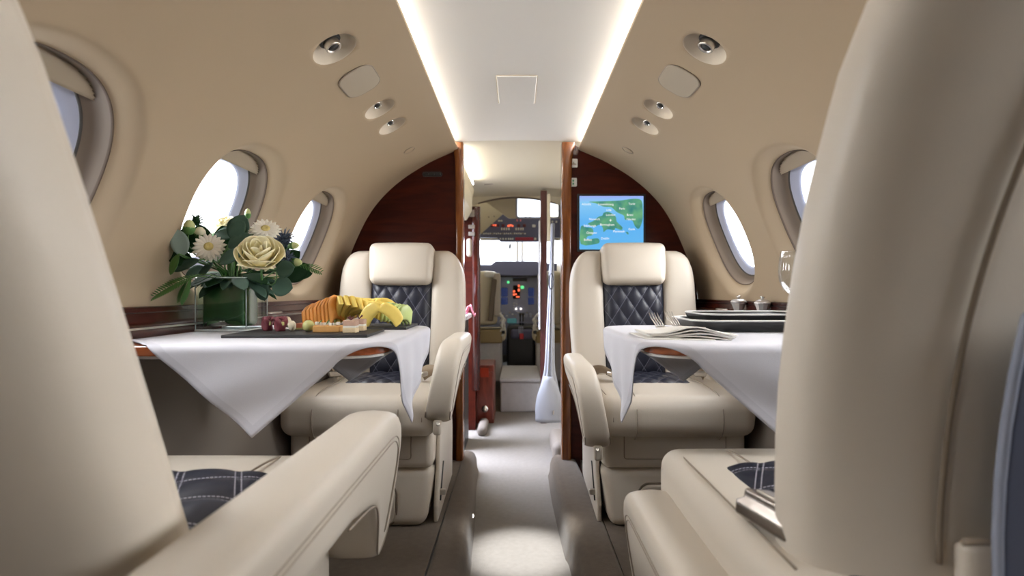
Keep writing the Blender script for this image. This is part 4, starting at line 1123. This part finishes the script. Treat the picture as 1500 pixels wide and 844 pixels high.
# ---------------------------------------------------------------- right table setting
def tray(x0, x1, y0, y1, z, h, label):
    cx, cy, w, l = (x0+x1)/2, (y0+y1)/2, x1-x0, y1-y0
    e = empty('serving_tray', (cx, cy, z), label=label, cat='tray', group='stacked black trays')
    def rr_(d, zz): return [(a, b, z+zz) for a, b in rrect(w-2*d, l-2*d, max(.01, .045-d), 8, cx, cy)]
    build('tray_body', loft([rr_(.016, 0), rr_(.013, .0008), rr_(.004, h*.6), rr_(.001, h-.001), rr_(.001, h), rr_(.004, h), rr_(.010, h*.55), rr_(.020, .0035), rr_(.03, .003)]), M['traydark'], e, world=True, angle=60)
    build('tray_rim', tube([(a, b, z+h+.0004) for a, b in rrect(w-.003, l-.003, .044, 8, cx, cy)], .0021, 8, closed=True), M['rimwhite'], e, world=True)
    return e
tray(.370, .662, 1.145, 1.375, CZ, .0235, 'black enamel tray with white rim, lower one of the stack on the right table')
tray(.398, .655, 1.160, 1.365, CZ+.0145, .0215, 'black enamel tray with white rim, upper one nested in the stack on the right table')
# folded napkin drooping over the rounded table corner
def nap(u, v, lay):
    x = .243+.128*u+.006*lay*(u-.5); y = .965+.105*v+.045*(1-u)-.0012*lay
    hump = math.exp(-((u-.55)/.30)**2)
    z = CZ+.0018+.0048*lay*(.55+.45*hump)+.0016*math.sin(u*9+lay)*(lay > 0)+.005*hump*(1-v)
    return (x, y, z)
mb = MB()
for lay in range(4): mb.add(grid(lambda u, v: nap(u, v, lay), 26, 14))
n_e = empty('folded_napkin', (.31, 1.02, CZ), label='cream napkin folded in layers under the two forks at the corner of the right table', cat='napkin')
o = build('napkin_layers', mb, M['napkin'], n_e, world=True); s = o.modifiers.new('Solidify', 'SOLIDIFY'); s.thickness = .0024
# the loose flap of the napkin lying flat towards the aisle and over the rounded corner
def flap(u, v):
    x = .228+.115*u; y = .985+.150*v-.02*u
    sd = max(0, math.hypot(min(0, x-(.455-.238+.077)), min(0, y-(1.155-.257+.077)))-.077)
    return (x+.0*sd, y, CZ+.0012-sd*.9)
o = build('napkin_flap', grid(flap, 20, 14), M['napkin'], n_e, world=True); s = o.modifiers.new('Solidify', 'SOLIDIFY'); s.thickness = .0014
def fork(base, rz, label, pit=50):
    """base: where neck meets the tines; the tines rise towards -rz's front, the handle lies level"""
    e = empty('fork', base, rz, label, 'fork', None)
    X = RX(R(pit)); mb = MB()
    for k in range(4):
        x = (k-1.5)*.0056
        mb.add(tube([(x*.95, 0, 0), (x, .012, .0008), (x*1.04, .026, -.0006), (x*1.08, .040, .002)], [.0013, .0012, .0011, .0007], 6), X)
    build('tines', mb, M['metal'], e)
    def fn(u, v):
        w = .0105 if v < .2 else .0105-.0078*min(1, (v-.2)/.4)
        a = R(pit)*(1-min(1, v/.5)); yy = -.034*v
        return ((2*u-1)*w, yy*math.cos(a*.6), yy*math.sin(a*.6)*.5)
    o = build('neck', grid(fn, 6, 16), M['metal'], e); s = o.modifiers.new('Solidify', 'SOLIDIFY'); s.thickness = .0016
    build('handle', tube([(0, -.030, -.003), (0, -.055, -.002), (0, -.085, -.001)], [.0026, .003, .004], 8, flat=.5), M['metal'], e)
    return e
fork(pt(967, 478, 1.12), R(14), 'steel fork on the folded napkin, the left one of the two, tines up', 38)
fork(pt(991, 477, 1.12), R(20), 'steel fork on the folded napkin, the right one of the two, tines up', 40)
# wine glass partly behind the near right seat
g_e = empty('wine_glass', (.640, 1.285, CZ), label='clear stemmed wine glass standing at the edge of the near right seat back', cat='glass')
WG = glassy('wine glass', (.95, .96, .97), .10, rough=.05)
build('bowl', lathe([(.0045, .075), (.012, .079), (.026, .092), (.034, .110), (.0365, .130), (.034, .155), (.030, .178), (.0305, .179), (.0325, .178), (.0355, .155), (.0378, .130), (.0352, .109), (.027, .090), (.012, .0765)], 36, True), WG, g_e)
build('stem', lathe([(.0045, .0775), (.0035, .07), (.003, .04), (.004, .008), (.010, .003)], 16, True), WG, g_e)
build('foot', lathe([(0, 0), (.033, 0), (.033, .001), (.018, .003), (.006, .005), (0, .005)], 32), WG, g_e)
M['potlid'] = mat('silver pot lid', (.80, .80, .82), .22, .6)
# two lidded glass pots on the right ledge
for px, D, w in ((1082, 1.79, 'farther, left one'), (1117, 1.62, 'nearer, right one')):
    x = (px-757)*D/F
    e = empty('lidded_pot', (x, D, H-.0605), label='small lidded silver and glass pot on the right ledge, the %s' % w, cat='pot')
    k = 1.42 if D > 1.7 else 1.32; w_ = .76
    build('pot_body', lathe([(0, 0), (.013*k*w_, 0), (.014*k*w_, .003), (.019*k*w_, .018), (.022*k*w_, .025), (.020*k*w_, .028), (0, .028)], 10), M['potlid'], e, smooth=False)
    build('pot_lid', lathe([(.0235*k*w_, .027), (.024*k*w_, .029), (.018*k*w_, .036), (.008*k*w_, .039), (0, .0395)], 24), M['potlid'], e)
    build('lid_knob', lathe([(0, .038), (.004*k*w_, .039), (.004*k*w_, .042), (.0075*k*w_, .045), (.0075*k*w_, .048), (0, .050)], 16), M['chrome'], e)
# ---------------------------------------------------------------- entry vestibule
VE = 3.62
g = grid(lambda u, v: ((2*v-1)*.345, YB-.004+(VE-YB)*u, H+.6225-.010*(2*v-1)**2-.004*u), 20, 12)
tag(build('ceiling_vestibule', g, M['cream']), kind='structure')
tag(build('wall_vestibule_right', box(.33, .345, YB+.02, 5.6, AZ, H+.75), M['cream'], smooth=False), kind='structure')
# left wall with the open entry door hole
mb = MB()
for bx_ in ((-.375, -.36, YB+.02, 2.52, AZ, H+.75), (-.375, -.36, 3.10, 5.6, AZ, H+.75), (-.375, -.36, 2.52, 3.10, H+.42, H+.75), (-.375, -.36, 2.52, 3.10, AZ-.03, AZ+.02)): mb.add(box(*bx_))
tag(build('wall_vestibule_left', mb, M['cream'], smooth=False), kind='structure')
# light strip and cream valance on the left of the vestibule ceiling
tag(build('vestibule_light_strip', tube([(-.238, 2.36, H+.596), (-.238, 3.05, H+.590)], .004, 6), M['led']), 'glowing light strip along the left edge of the vestibule ceiling', 'light strip')
pv = [(-.36, .61), (-.245, .585), (-.238, .57), (-.245, .53), (-.25, .45), (-.28, .40), (-.36, .40)]
tag(build('wall_valance', prism([(a, H+b) for a, b in pv], 2.55, 3.12, 'y'), M['cream'], smooth=False, bevel=.004), kind='structure')
e = empty('galley_cabinet', (-.29, 3.2, 0), label='tall dark mahogany cabinet at the left side of the entry, with small white fittings', cat='cabinet')
build('cabinet_body', box(-.357, -.232, 3.14, 3.285, AZ, H+.46), M['wood'], e, world=True, smooth=False)
build('corner_post', MB().add(loft([[(a, b, z) for a, b in rrect(.050, .06, .02, 5, -.2310, 3.16)] for z in (H-.55, H+.38, H+.47, H+.48)])), M['woodred'], e, world=True)
for zz, w in ((.44, .032), (.365, .036), (.325, .036)):
    build('white_fitting', soft_box(w/2, .004, .011 if zz < .4 else .02, .003, n=2, c=(-.252, 3.125, H+zz)), M['taupe'], e, world=True)
build('wall_telephone', soft_box(.014, .02, .05, .012, c=(-.262, 3.09, H+.245)), M['speaker'], e, world=True)
e = empty('waste_cabinet', (-.19, 3.4, AZ), label='low red mahogany cabinet with a round chrome latch at the left of the carpeted step', cat='cabinet')
build('cabinet_body', box(-.265, -.135, 3.30, 3.58, AZ, H-.43), M['woodcab'], e, world=True, smooth=False, bevel=.006)
build('front_door', soft_box(.058, .006, .14, .004, n=3, c=(-.198, 3.296, H-.61)), M['woodcab'], e, world=True)
build('recess', box(-.232, -.165, 3.288, 3.296, H-.50, H-.445), mat('red recess', (.35, .03, .008), .3, coat=.5), e, world=True, smooth=False)
build('latch', MB().add(lathe([(0, 0), (.021, 0), (.019, .006), (.010, .010), (0, .011)], 24), T(-.187, 3.289, H-.687) @ RX(PI/2)), M['chrome'], e, world=True)
build('latch', soft_box(.008, .008, .020, .004, n=2, c=(-.243, 3.29, H-.50)), M['white'], e, world=True)
e = empty('side_shelf', (-.29, 2.9, 0), label='grey fabric-topped shelf beside the left door post', cat='shelf')
build('shelf_board', soft_box(.045, .14, .012, .008, c=(-.285, 2.85, H-.125)), M['carpetgrey'], e, world=True)
build('shelf_support', box(-.33, -.255, 2.74, 2.96, AZ, H-.14), M['dark'], e, world=True, smooth=False)
def pinkf(u, v): return (-.262+.05*u, 2.80+.06*v, H-.112+.055*math.sin(PI*u)**2*(1-.4*v)+.012*math.sin(9*u+4*v))
o = build('pink_cloth', grid(pinkf, 12, 10), M['pink']); tag(o, 'small crumpled pink cloth lying on the grey shelf by the left door post', 'cloth'); s = o.modifiers.new('Solidify', 'SOLIDIFY'); s.thickness = .003

# carpeted step between cabin and cockpit
e = empty('carpeted_step', (.02, 3.9, AZ), label='grey carpeted box step at the cockpit entrance', cat='step')
build('step_box', soft_box(.128, .32, .098, .012, n=5, c=(.022, 3.93, AZ+.098)), M['carpetgrey'], e, world=True)
build('step_lid', soft_box(.133, .33, .012, .008, n=5, c=(.022, 3.925, AZ+.206)), M['carpetgrey'], e, world=True)

# dark door post, white door edge and gathered curtain on the right of the entry
tag(build('trim_4', box(.140, .178, 3.30, 3.36, AZ, H+.60), wood('brown post veneer', (.05, .013, .012), (.10, .03, .025), 5, (5, 5, 1), rough=.3, coat=.2), smooth=False, bevel=.004), kind='structure')
tag(build('trim_5', soft_box(.005, .02, .32, .004, c=(.133, 3.30, H+.10)), M['carpetgrey']), kind='structure')
tag(build('trim_6', soft_box(.010, .02, .14, .006, c=(.188, 3.31, H+.44)), M['cream']), kind='structure')
rings = []
for i in range(25):
    t = i/24; z = H+.36-.93*t
    w = .010+.020*t**1.5+(.03*max(0, t-.82)/.18); cx = .178-.0*t
    cx = (.190-.022*t); D = 2.95
    rings.append([(cx+w*math.cos(a)*(1+.12*math.sin(a*7+t*2)), D+.03*math.sin(a)*(1+.25*math.sin(a*9)), z) for a in [2*PI*k/40 for k in range(40)]])
e = empty('gathered_curtain', (.17, 2.95, AZ), label='white curtain gathered into a narrow bundle at the right of the entry', cat='curtain')
build('curtain_cloth', loft(rings), M['curtain'], e, world=True)
P = [pt(807, 404, 2.9)+Vector((.012*math.cos(a), -.02, .040*math.sin(a)-.03)) for a in [2*PI*k/20 for k in range(20)]]
build('tie_ring', tube(P, .0028, 6, closed=True), M['dark'], e, world=True)
rings = []
for i in range(13):
    t = i/12; z = H-.44-.235*t; w = .022+.055*math.sin(min(1, t*1.2)*PI/2)
    rings.append([(.165+.01*t+w*math.cos(a), 2.93+.045*math.sin(a), z) for a in [2*PI*k/24 for k in range(24)]])
build('curtain_foot', loft(rings), M['curtain'], e, world=True)
build('clip', soft_box(.004, .004, .01, .002, n=2, c=(.188, 2.88, H-.62)), M['metal'], e, world=True)

# small dark shape of the ceiling handle
tag(build('ceiling_slot', MB().add(soft_box(.035, .012, .004, .003, n=3), pt(718, 269, 3.2).to_4d() and T(*pt(718, 269, 3.2)) @ RY(R(-6))), M['speaker']), 'thin oval slot in the cream vestibule ceiling', 'vent')

# ---------------------------------------------------------------- cockpit
CF = 5.15
# arched header with trim at the cockpit entry
hp = [(-.36, .66), (.36, .66), (.36, .53)]+[(.36-.72*k/16, .615-.085*(abs(k/8-1))**2.0) for k in range(17)]+[(-.36, .53)]
tag(build('wall_cockpit_header', prism([(a, H+b) for a, b in hp], VE-.02, VE+.02, 'y'), M['cream'], smooth=False), kind='structure')
tag(build('trim_7', tube([(-.25+.5*k/16, VE-.015, H+.608-.036*(abs(k/8-1))**2) for k in range(17)], .008, 8, flat=.6), M['reveal']), kind='structure')
# side shell, roof with overhead window, floor
tag(build('floor_cockpit', box(-.75, .75, 3.62, 5.6, AZ-.03, AZ+.001), M['carpet'], smooth=False), kind='structure')
mb = MB()
for b_ in ((-.64, .64, 3.60, 4.97, H+.95, H+.97), (-.64, .64, 3.60, 3.62, H+.65, H+.96)): mb.add(box(*b_))
tag(build('ceiling_cockpit', mb, M['cream'], smooth=False), kind='structure')
# cream overhead lining in front of the overhead panel with a window opening
def panel_with_hole(name, x0, x1, z0, z1, hx, hz, hw, hh, y, m, th=.02, poly=None):
    n = 48; outer = []; inner = rrect(hw, hh, .02, 11, hx, hz)
    for (a, b) in inner:
        d = Vector((a-hx, b-hz)); 
        tx = ((x1 if d.x > 0 else x0)-hx)/d.x if abs(d.x) > 1e-6 else 1e9
        tz = ((z1 if d.y > 0 else z0)-hz)/d.y if abs(d.y) > 1e-6 else 1e9
        t = min(tx, tz); outer.append((hx+d.x*t, hz+d.y*t))
    L = lambda P, yy: [(a, yy, b) for a, b in P]
    return build(name, loft([L(outer, y), L(inner, y), L(inner, y+th), L(outer, y+th), L(outer, y)], False), m, angle=40)
e = empty('window_11', (.13, 4.0, H+.6)); tag(e, kind='structure')
w1 = panel_with_hole('window_frame', -.62, .62, H+.528, H+.95, pt(788, 302, 4.0).x, H+.615, .30, .165, 4.0, M['cream']); w1.parent = e; w1.matrix_parent_inverse = world_of(e).inverted()
build('window_frame', tube([(a, 3.998, b) for a, b in rrect(.305, .17, .02, 6, pt(788, 302, 4.0).x, H+.615)], .007, 8, closed=True), M['bluerim'], e, world=True)
build('window_pane', box(-.01, .31, 4.012, 4.016, H+.53, H+.70), M['glass'], e, world=True, smooth=False)
# overhead switch panel
e = empty('overhead_panel', (.03, 4.25, H+.4), label='dark blue overhead switch panel across the top of the windscreen', cat='switch panel')
op = [(-.315, .318), (-.09, .318), (-.07, .298), (.12, .298), (.14, .318), (.40, .318), (.40, .60), (-.10, .60), (-.315, .345)]
op = [pt(*q, 4.25) for q in ((703, 348), (728, 348), (733, 354), (791, 354), (796, 348), (850, 348), (850, 318), (760, 318), (752, 309), (742, 309), (703, 344))]
build('panel_body', prism([(q.x, q.z) for q in op], 4.25, 4.30, 'y'), M['navy'], e, world=True, smooth=False, bevel=.004)
rr = random.Random(5)
def lamp(px, py, w, h, m, nm, D=4.245, par=None):
    q = pt(px, py, D); s = D/F
    build(nm, soft_box(w*s/2, .006, h*s/2, min(w, h)*s*.2, n=2, c=tuple(q)), m, par, world=True)
for k in range(22): lamp(706+k*3.0, 342+(k % 2)*.3, 1.9, 2.0, M['rimwhite'] if k % 5 else M['speaker'], 'toggle_switch', par=e)
for px in (735, 738.5, 742, 745.5, 756, 759.5, 763, 766): lamp(px, 335.5, 2.2, 3.4, M['white'], 'rocker_switch', par=e)
for px, w in ((722, 3.5), (726, 2.5), (745, 3), (748, 2.5), (751, 2)): lamp(px, 330+(px % 2), w, 2.4, M['red'], 'warning_light', par=e)
for px in (721, 729, 737, 760, 768): lamp(px, 330.5, 4.5, 4.5, mat('dark red panel', (.12, .02, .03), .4), 'gauge', par=e)
for px in (757.5, 762.5): lamp(px, 323, 2.2, 3, M['pink'], 'knob', par=e)
for px in (731, 734.5): lamp(px, 323.5, 3, 2.2, M['white'], 'rocker_switch', par=e)
for px in (733, 737, 741, 745, 748, 751): lamp(px, 350, 2.4, 2.6, M['rimwhite'], 'toggle_switch', par=e)
lamp(768, 350, 27, 4.6, mat('red strip', (.35, .02, .05), .4), 'red_strip', par=e)
lamp(784, 350, 3, 3.4, M['rimwhite'], 'rocker_switch', par=e)
for px in (809, 815): lamp(px, 325, 2.4, 3, M['white'], 'toggle_switch', par=e)
lamp(782, 331, 5, 4, M['fatc'] if 'fatc' in M else M['rimwhite'], 'map_light', par=e)
for px in (716, 724, 744, 776, 770): lamp(px, 316+(px % 3), 2.2, 2, M['speaker'], 'knob', par=e)
tag(build('wall_cockpit_lining', prism([(k.x, k.z) for k in (pt(690, 352, 4.34), pt(860, 352, 4.34), pt(860, 321, 4.34), pt(750, 321, 4.34), pt(750, 270, 4.34), pt(690, 270, 4.34))], 4.34, 4.36, 'y'), M['cream'], smooth=False), kind='structure')
# windscreen frame, panes, compass
e = empty('window_12', (0, 4.95, H+.3)); tag(e, kind='structure')
mb = MB()
for x0, x1 in ((-.62, -.56), (-.008, .018), (.038, .060), (.56, .62)): mb.add(soft_box((x1-x0)/2, .015, .22, .006, n=3, c=((x0+x1)/2, 4.95, H+.36)))
mb.add(box(-.62, .62, 4.94, 4.97, H+.50, H+.60)); mb.add(box(-.75, .75, 4.94, 4.97, AZ, H+.24))
build('window_frame', mb, M['white'], e, world=True)
build('window_pane', box(-.56, .56, 4.965, 4.968, H+.2, H+.52), M['glass'], e, world=True, smooth=False)
q = pt(747, 361, 4.8); ce = empty('standby_compass', q, label='tiny dark compass hanging in the left windscreen', cat='compass')
build('compass_body', lathe([(0, -.024), (.006, -.02), (.011, -.004), (.008, .012), (.003, .026), (0, .026)], 12), M['dark'], ce)
build('mount', tube([(0, 0, .02), (0, .01, .10)], .0015, 5), M['white'], ce)
tag(build('wall_cockpit_left', box(-.64, -.62, 3.62, 4.97, AZ, H+.24), M['cream'], smooth=False), kind='structure')
tag(build('wall_cockpit_right', box(.62, .64, 3.62, 4.97, AZ, H+.24), M['cream'], smooth=False), kind='structure')
mb = MB().add(box(-.64, -.62, 3.62, 4.97, H+.50, H+.96)).add(box(.62, .64, 3.62, 4.97, H+.50, H+.96)).add(box(-.64, -.36, 3.60, 3.63, AZ, H+.7)).add(box(.33, .64, 3.60, 3.63, AZ, H+.7))
tag(build('wall_cockpit_rear', mb, M['cream'], smooth=False), kind='structure')
# instrument panel
D = 4.75
e = empty('instrument_panel', (.03, D, H-.1), label='slate blue cockpit instrument panel with dark glareshield and lit displays', cat='instrument panel')
q = [pt(*k, D) for k in ((690, 396), (860, 396), (860, 520), (690, 520))]
build('panel_face', prism([(k.x, k.z) for k in q], D, D+.05, 'y'), M['navylight'], e, world=True, smooth=False)
gs = [pt(*k, D-.1) for k in ((695, 396), (695, 388), (720, 388), (726, 383), (786, 383), (792, 386), (860, 386), (860, 404), (730, 404), (722, 401))]
build('glareshield', prism([(k.x, k.z) for k in gs], D-.12, D+.18, 'y'), M['navy'], e, world=True, smooth=False, bevel=.006)
gs = [pt(*k, D-.06) for k in ((700, 393), (860, 393), (860, 406), (700, 406))]
build('glareshield_underside', prism([(k.x, k.z) for k in gs], D-.07, D+.01, 'y'), M['dark'], e, world=True, smooth=False)
def inst(px, py, w, h, m, nm, dd=.004): lamp(px, py, w, h, m, nm, D=D-dd, par=e)
scrm = mat('dark flight display', (.01, .012, .03), .2, emis=(.03, .05, .16), estr=.5)
for px, py, w, h in ((739, 428, 10, 13), (739, 441, 10, 11), (778, 428, 9, 13), (778, 441, 9, 11), (826, 430, 12, 13), (714, 430, 10, 14)): inst(px, py, w, h, scrm, 'display')
for px, py, w, h in ((756.5, 428, 11, 20), (757, 410, 12, 5), (767, 410, 10, 5)): inst(px, py, w, h, M['dark'], 'engine_display')
for px, py, w, h in ((753, 427, 3, 3), (753, 431.5, 3, 3), (760, 419, 2.5, 3.5), (760, 425, 3, 4), (758.5, 435, 5, 2), (756, 431, 2, 2), (821, 425, 2.5, 5), (821, 434.5, 4, 2)): inst(px, py, w, h, M['red'], 'warning_light', .009)
for px, py, w, h in ((744.5, 413.5, 3.2, 3.2), (765, 421, 4.5, 4), (814, 419, 2, 2), (744, 398, 3, 2)): inst(px, py, w, h, M['green'], 'green_light', .009)
for px in (756, 763): inst(px, 452.5, 2.6, 2.4, M['warm'], 'panel_light', .012)
for k in range(12): inst(734+k*4.2, 458+(k % 3)*2.4, 2.4, 1.6, M['speaker'] if k % 2 else M['white'], 'switch', .006)
for k in range(8): inst(773+(k % 2)*4-20, 444+k*1.7, 2, 1, M['white'], 'switch', .006)
inst(750, 470, 14, 7, mat('teal display', (.03, .08, .09), .3, emis=(.1, .3, .3), estr=.3), 'display')
for px in (771, 777): inst(px, 462, 3.4, 6, M['bluerim'], 'lever', .03)
# centre pedestal
e = empty('centre_pedestal', (.04, 4.4, AZ), label='dark centre pedestal with throttle levers between the pilot seats', cat='pedestal')
q0, q1 = pt(741, 477, 4.45), pt(785, 540, 4.45)
build('pedestal_body', soft_box((q1.x-q0.x)/2-.01, .14, (q0.z-q1.z)/2, .02, n=4, c=((q0.x+q1.x)/2, 4.56, (q0.z+q1.z)/2)), M['dark'], e, world=True)
build('pedestal_top', soft_box(.100, .14, .045, .03, n=4, c=(.045, 4.55, H-.33)), M['navy'], e, world=True)
for k in range(2):
    build('throttle_lever', tube([(.028+.022*k, 4.50, H-.28), (.028+.022*k, 4.47, H-.20), (.028+.022*k, 4.45, H-.17)], [.006, .005, .010], 8), M['dark'], e, world=True)
build('throttle_lever', tube([(.02, 4.42, H-.24), (.055, 4.42, H-.24)], .006, 8), M['navy'], e, world=True)
build('red_tag', soft_box(.016, .006, .022, .004, n=2, c=(pt(764, 492, 4.35).x, 4.37, H-.345)), M['wheelred'], e, world=True)
for k in range(3): build('trim_light', soft_box(.003, .004, .03, .002, n=2, c=(.018+.014*k, 4.38, H-.30)), M['bluerim'], e, world=True)
build('pedestal_foot', soft_box(.10, .1, .10, .02, n=3, c=(.05, 4.64, H-.52)), M['dark'], e, world=True)
# pilot seats
def pilot(x, label, mirror=1):
    e = empty('pilot_seat', (x, 4.25, AZ), label=label, cat='pilot seat')
    def B(dx, y, z): return (x+mirror*dx, y, H+z)
    build('backrest', MB().add(soft_box(.085, .03, .20, .028, (0, .01, .01), n=5), T(x-mirror*.020, 4.32, H-.045) @ RX(R(-5))), M['cream'], e, world=True)
    build('side_wing', MB().add(soft_box(.024, .045, .165, .015, n=4), T(x+mirror*.066, 4.27, H-.022) @ RX(R(-3))), mat('pale seat wing', (.52, .48, .44), .6), e, world=True)
    build('back_shell', MB().add(soft_box(.020, .02, .16, .010, n=3), T(x+mirror*.030, 4.24, H-.06) @ RY(R(6*mirror))), M['reveal'], e, world=True)
    build('headrest_cover', MB().add(soft_box(.045, .035, .022, .02, n=3), T(x+mirror*.010, 4.27, H+.135)), M['rimwhite'], e, world=True)
    build('seat_cushion', soft_box(.13, .17, .045, .03, n=4, c=(x, 4.42, H-.33)), M['cream'], e, world=True)
    build('seat_box', soft_box(.115, .12, .05, .012, n=3, c=(x-mirror*.01, 4.33, H-.335)), M['ochre'], e, world=True)
    build('seat_base', soft_box(.11, .16, .15, .02, n=4, c=(x-mirror*.01, 4.40, H-.53)), M['carpetgrey'], e, world=True)
    mb = MB(); q = random.Random(4)
    for k in range(7):
        a = [(x+mirror*(.085+.008*q.random()+.006*k), 4.20+.03*q.random(), H-.16-.018*k), (x+mirror*(.100+.03*q.random()), 4.18, H-.19-.018*k), (x+mirror*(.085+.03*q.random()), 4.20, H-.22-.018*k)]
        mb.add(tube(smooth_path(a, 4), .009, 6, flat=.4))
    build('harness', mb, M['rimwhite'], e, world=True)
    build('harness_buckle', soft_box(.012, .01, .012, .004, n=2, c=(x+mirror*.115, 4.18, H-.30)), M['dark'], e, world=True)
pilot(-.215, 'cream pilot seat at the left of the cockpit with white harness straps', 1)
pilot(.250, 'cream copilot seat at the right, mostly hidden by the brown door post', -1)

# ---------------------------------------------------------------- light
w = bpy.data.worlds.new('overcast sky'); bpy.context.scene.world = w; w.use_nodes = True
nt = w.node_tree; bg = nt.nodes['Background']
tc = nt.nodes.new('ShaderNodeTexCoord'); nz = nt.nodes.new('ShaderNodeTexNoise'); nz.inputs['Scale'].default_value = 3
cr = nt.nodes.new('ShaderNodeValToRGB'); cr.color_ramp.elements[0].position = .35; cr.color_ramp.elements[1].position = .65
cr.color_ramp.elements[0].color = (.80, .88, 1, 1); cr.color_ramp.elements[1].color = (1, 1, 1, 1)
nt.links.new(tc.outputs['Generated'], nz.inputs[0]); nt.links.new(nz.outputs[0], cr.inputs[0]); nt.links.new(cr.outputs[0], bg.inputs[0])
bg.inputs[1].default_value = 3.2

def area(name, loc, rot, sx, sy, power, col_=(1, 1, 1), spread=180):
    l = bpy.data.lights.new(name, 'AREA'); l.shape = 'RECTANGLE'; l.size = sx; l.size_y = sy; l.energy = power; l.color = col_; l.spread = R(spread)
    o = bpy.data.objects.new(name, l); C.objects.link(o); o.location = loc; o.rotation_euler = rot; return o
def look_rot(frm, to): return (Vector(to)-Vector(frm)).to_track_quat('-Z', 'Y').to_euler()
for side in (-1, 1):
    for yc in WY+WY_BACK:
        rear_fill = yc < .6  # windows behind the camera: lamps added to fill the near seat backs
        p = wp(side, yc, S_WIN, .22); t = wp(side, yc, S_WIN, -.3)
        area('daylight_window', p, look_rot(p, t), .34, .34, 3.5 if rear_fill else 6.5, (1, .985, .955), 140)
area('daylight_windscreen', (0, 5.25, H+.42), look_rot((0, 5.25, H+.42), (0, 4, H+.1)), 1.1, .5, 48, (.84, .90, 1))
area('daylight_entry_door', (-.75, 2.82, H+.15), look_rot((-.75, 2.82, H+.15), (.0, 2.85, AZ)), .6, .9, 38, (.76, .82, 1), 120)
# cove light (the strips themselves are narrow, this is their output)
for side in (-1, 1):
    o = area('cove_lamp', (XO+side*.300, 1.12, H+.6055), (0, 0, 0), .008, 2.32, 3.9, (1, .985, .94)); o.rotation_euler = (0, R(90+14)*(1 if side > 0 else -1), 0)
o = area('vestibule_lamp', (-.23, 2.72, H+.588), (0, 0, 0), .01, .7, .5, (1, .93, .78)); o.rotation_euler = (0, -R(105), 0)
l = bpy.data.lights.new('aisle_pool_spot', 'SPOT'); l.energy = 240; l.spot_size = R(17); l.spot_blend = .9; l.shadow_soft_size = .02; l.color = (.93, .97, 1)  # added spot under the ceiling, makes the floor pool of the low aisle light
o = bpy.data.objects.new('aisle_pool_spot', l); C.objects.link(o); o.location = (.0, 1.62, H+.60); o.rotation_euler = look_rot((0, 1.62, H+.60), (.015, 1.66, AZ))

# ---------------------------------------------------------------- camera
cd = bpy.data.cameras.new('camera'); cam = bpy.data.objects.new('camera', cd); C.objects.link(cam)
cam.location = (0, 0, H); cam.rotation_euler = (PI/2, 0, 0)
cd.sensor_width = 36; cd.lens = 36*F/1500; cd.shift_x = -7/1500; cd.shift_y = 6/1500; cd.clip_start = .02
cd.dof.use_dof = True; cd.dof.focus_distance = 1.35; cd.dof.aperture_fstop = 4.0
sc = bpy.context.scene; sc.camera = cam
sc.view_settings.view_transform = 'Standard'; sc.view_settings.look = 'None'; sc.view_settings.gamma = 1; sc.view_settings.use_curve_mapping = False
sc.view_settings.exposure = 0.0
sc.cycles.max_bounces = 10; sc.cycles.diffuse_bounces = 6; sc.cycles.transparent_max_bounces = 12; sc.cycles.glossy_bounces = 4
sc.cycles.sample_clamp_indirect = 6; sc.cycles.caustics_reflective = False; sc.cycles.caustics_refractive = False
sc.cycles.use_denoising = True
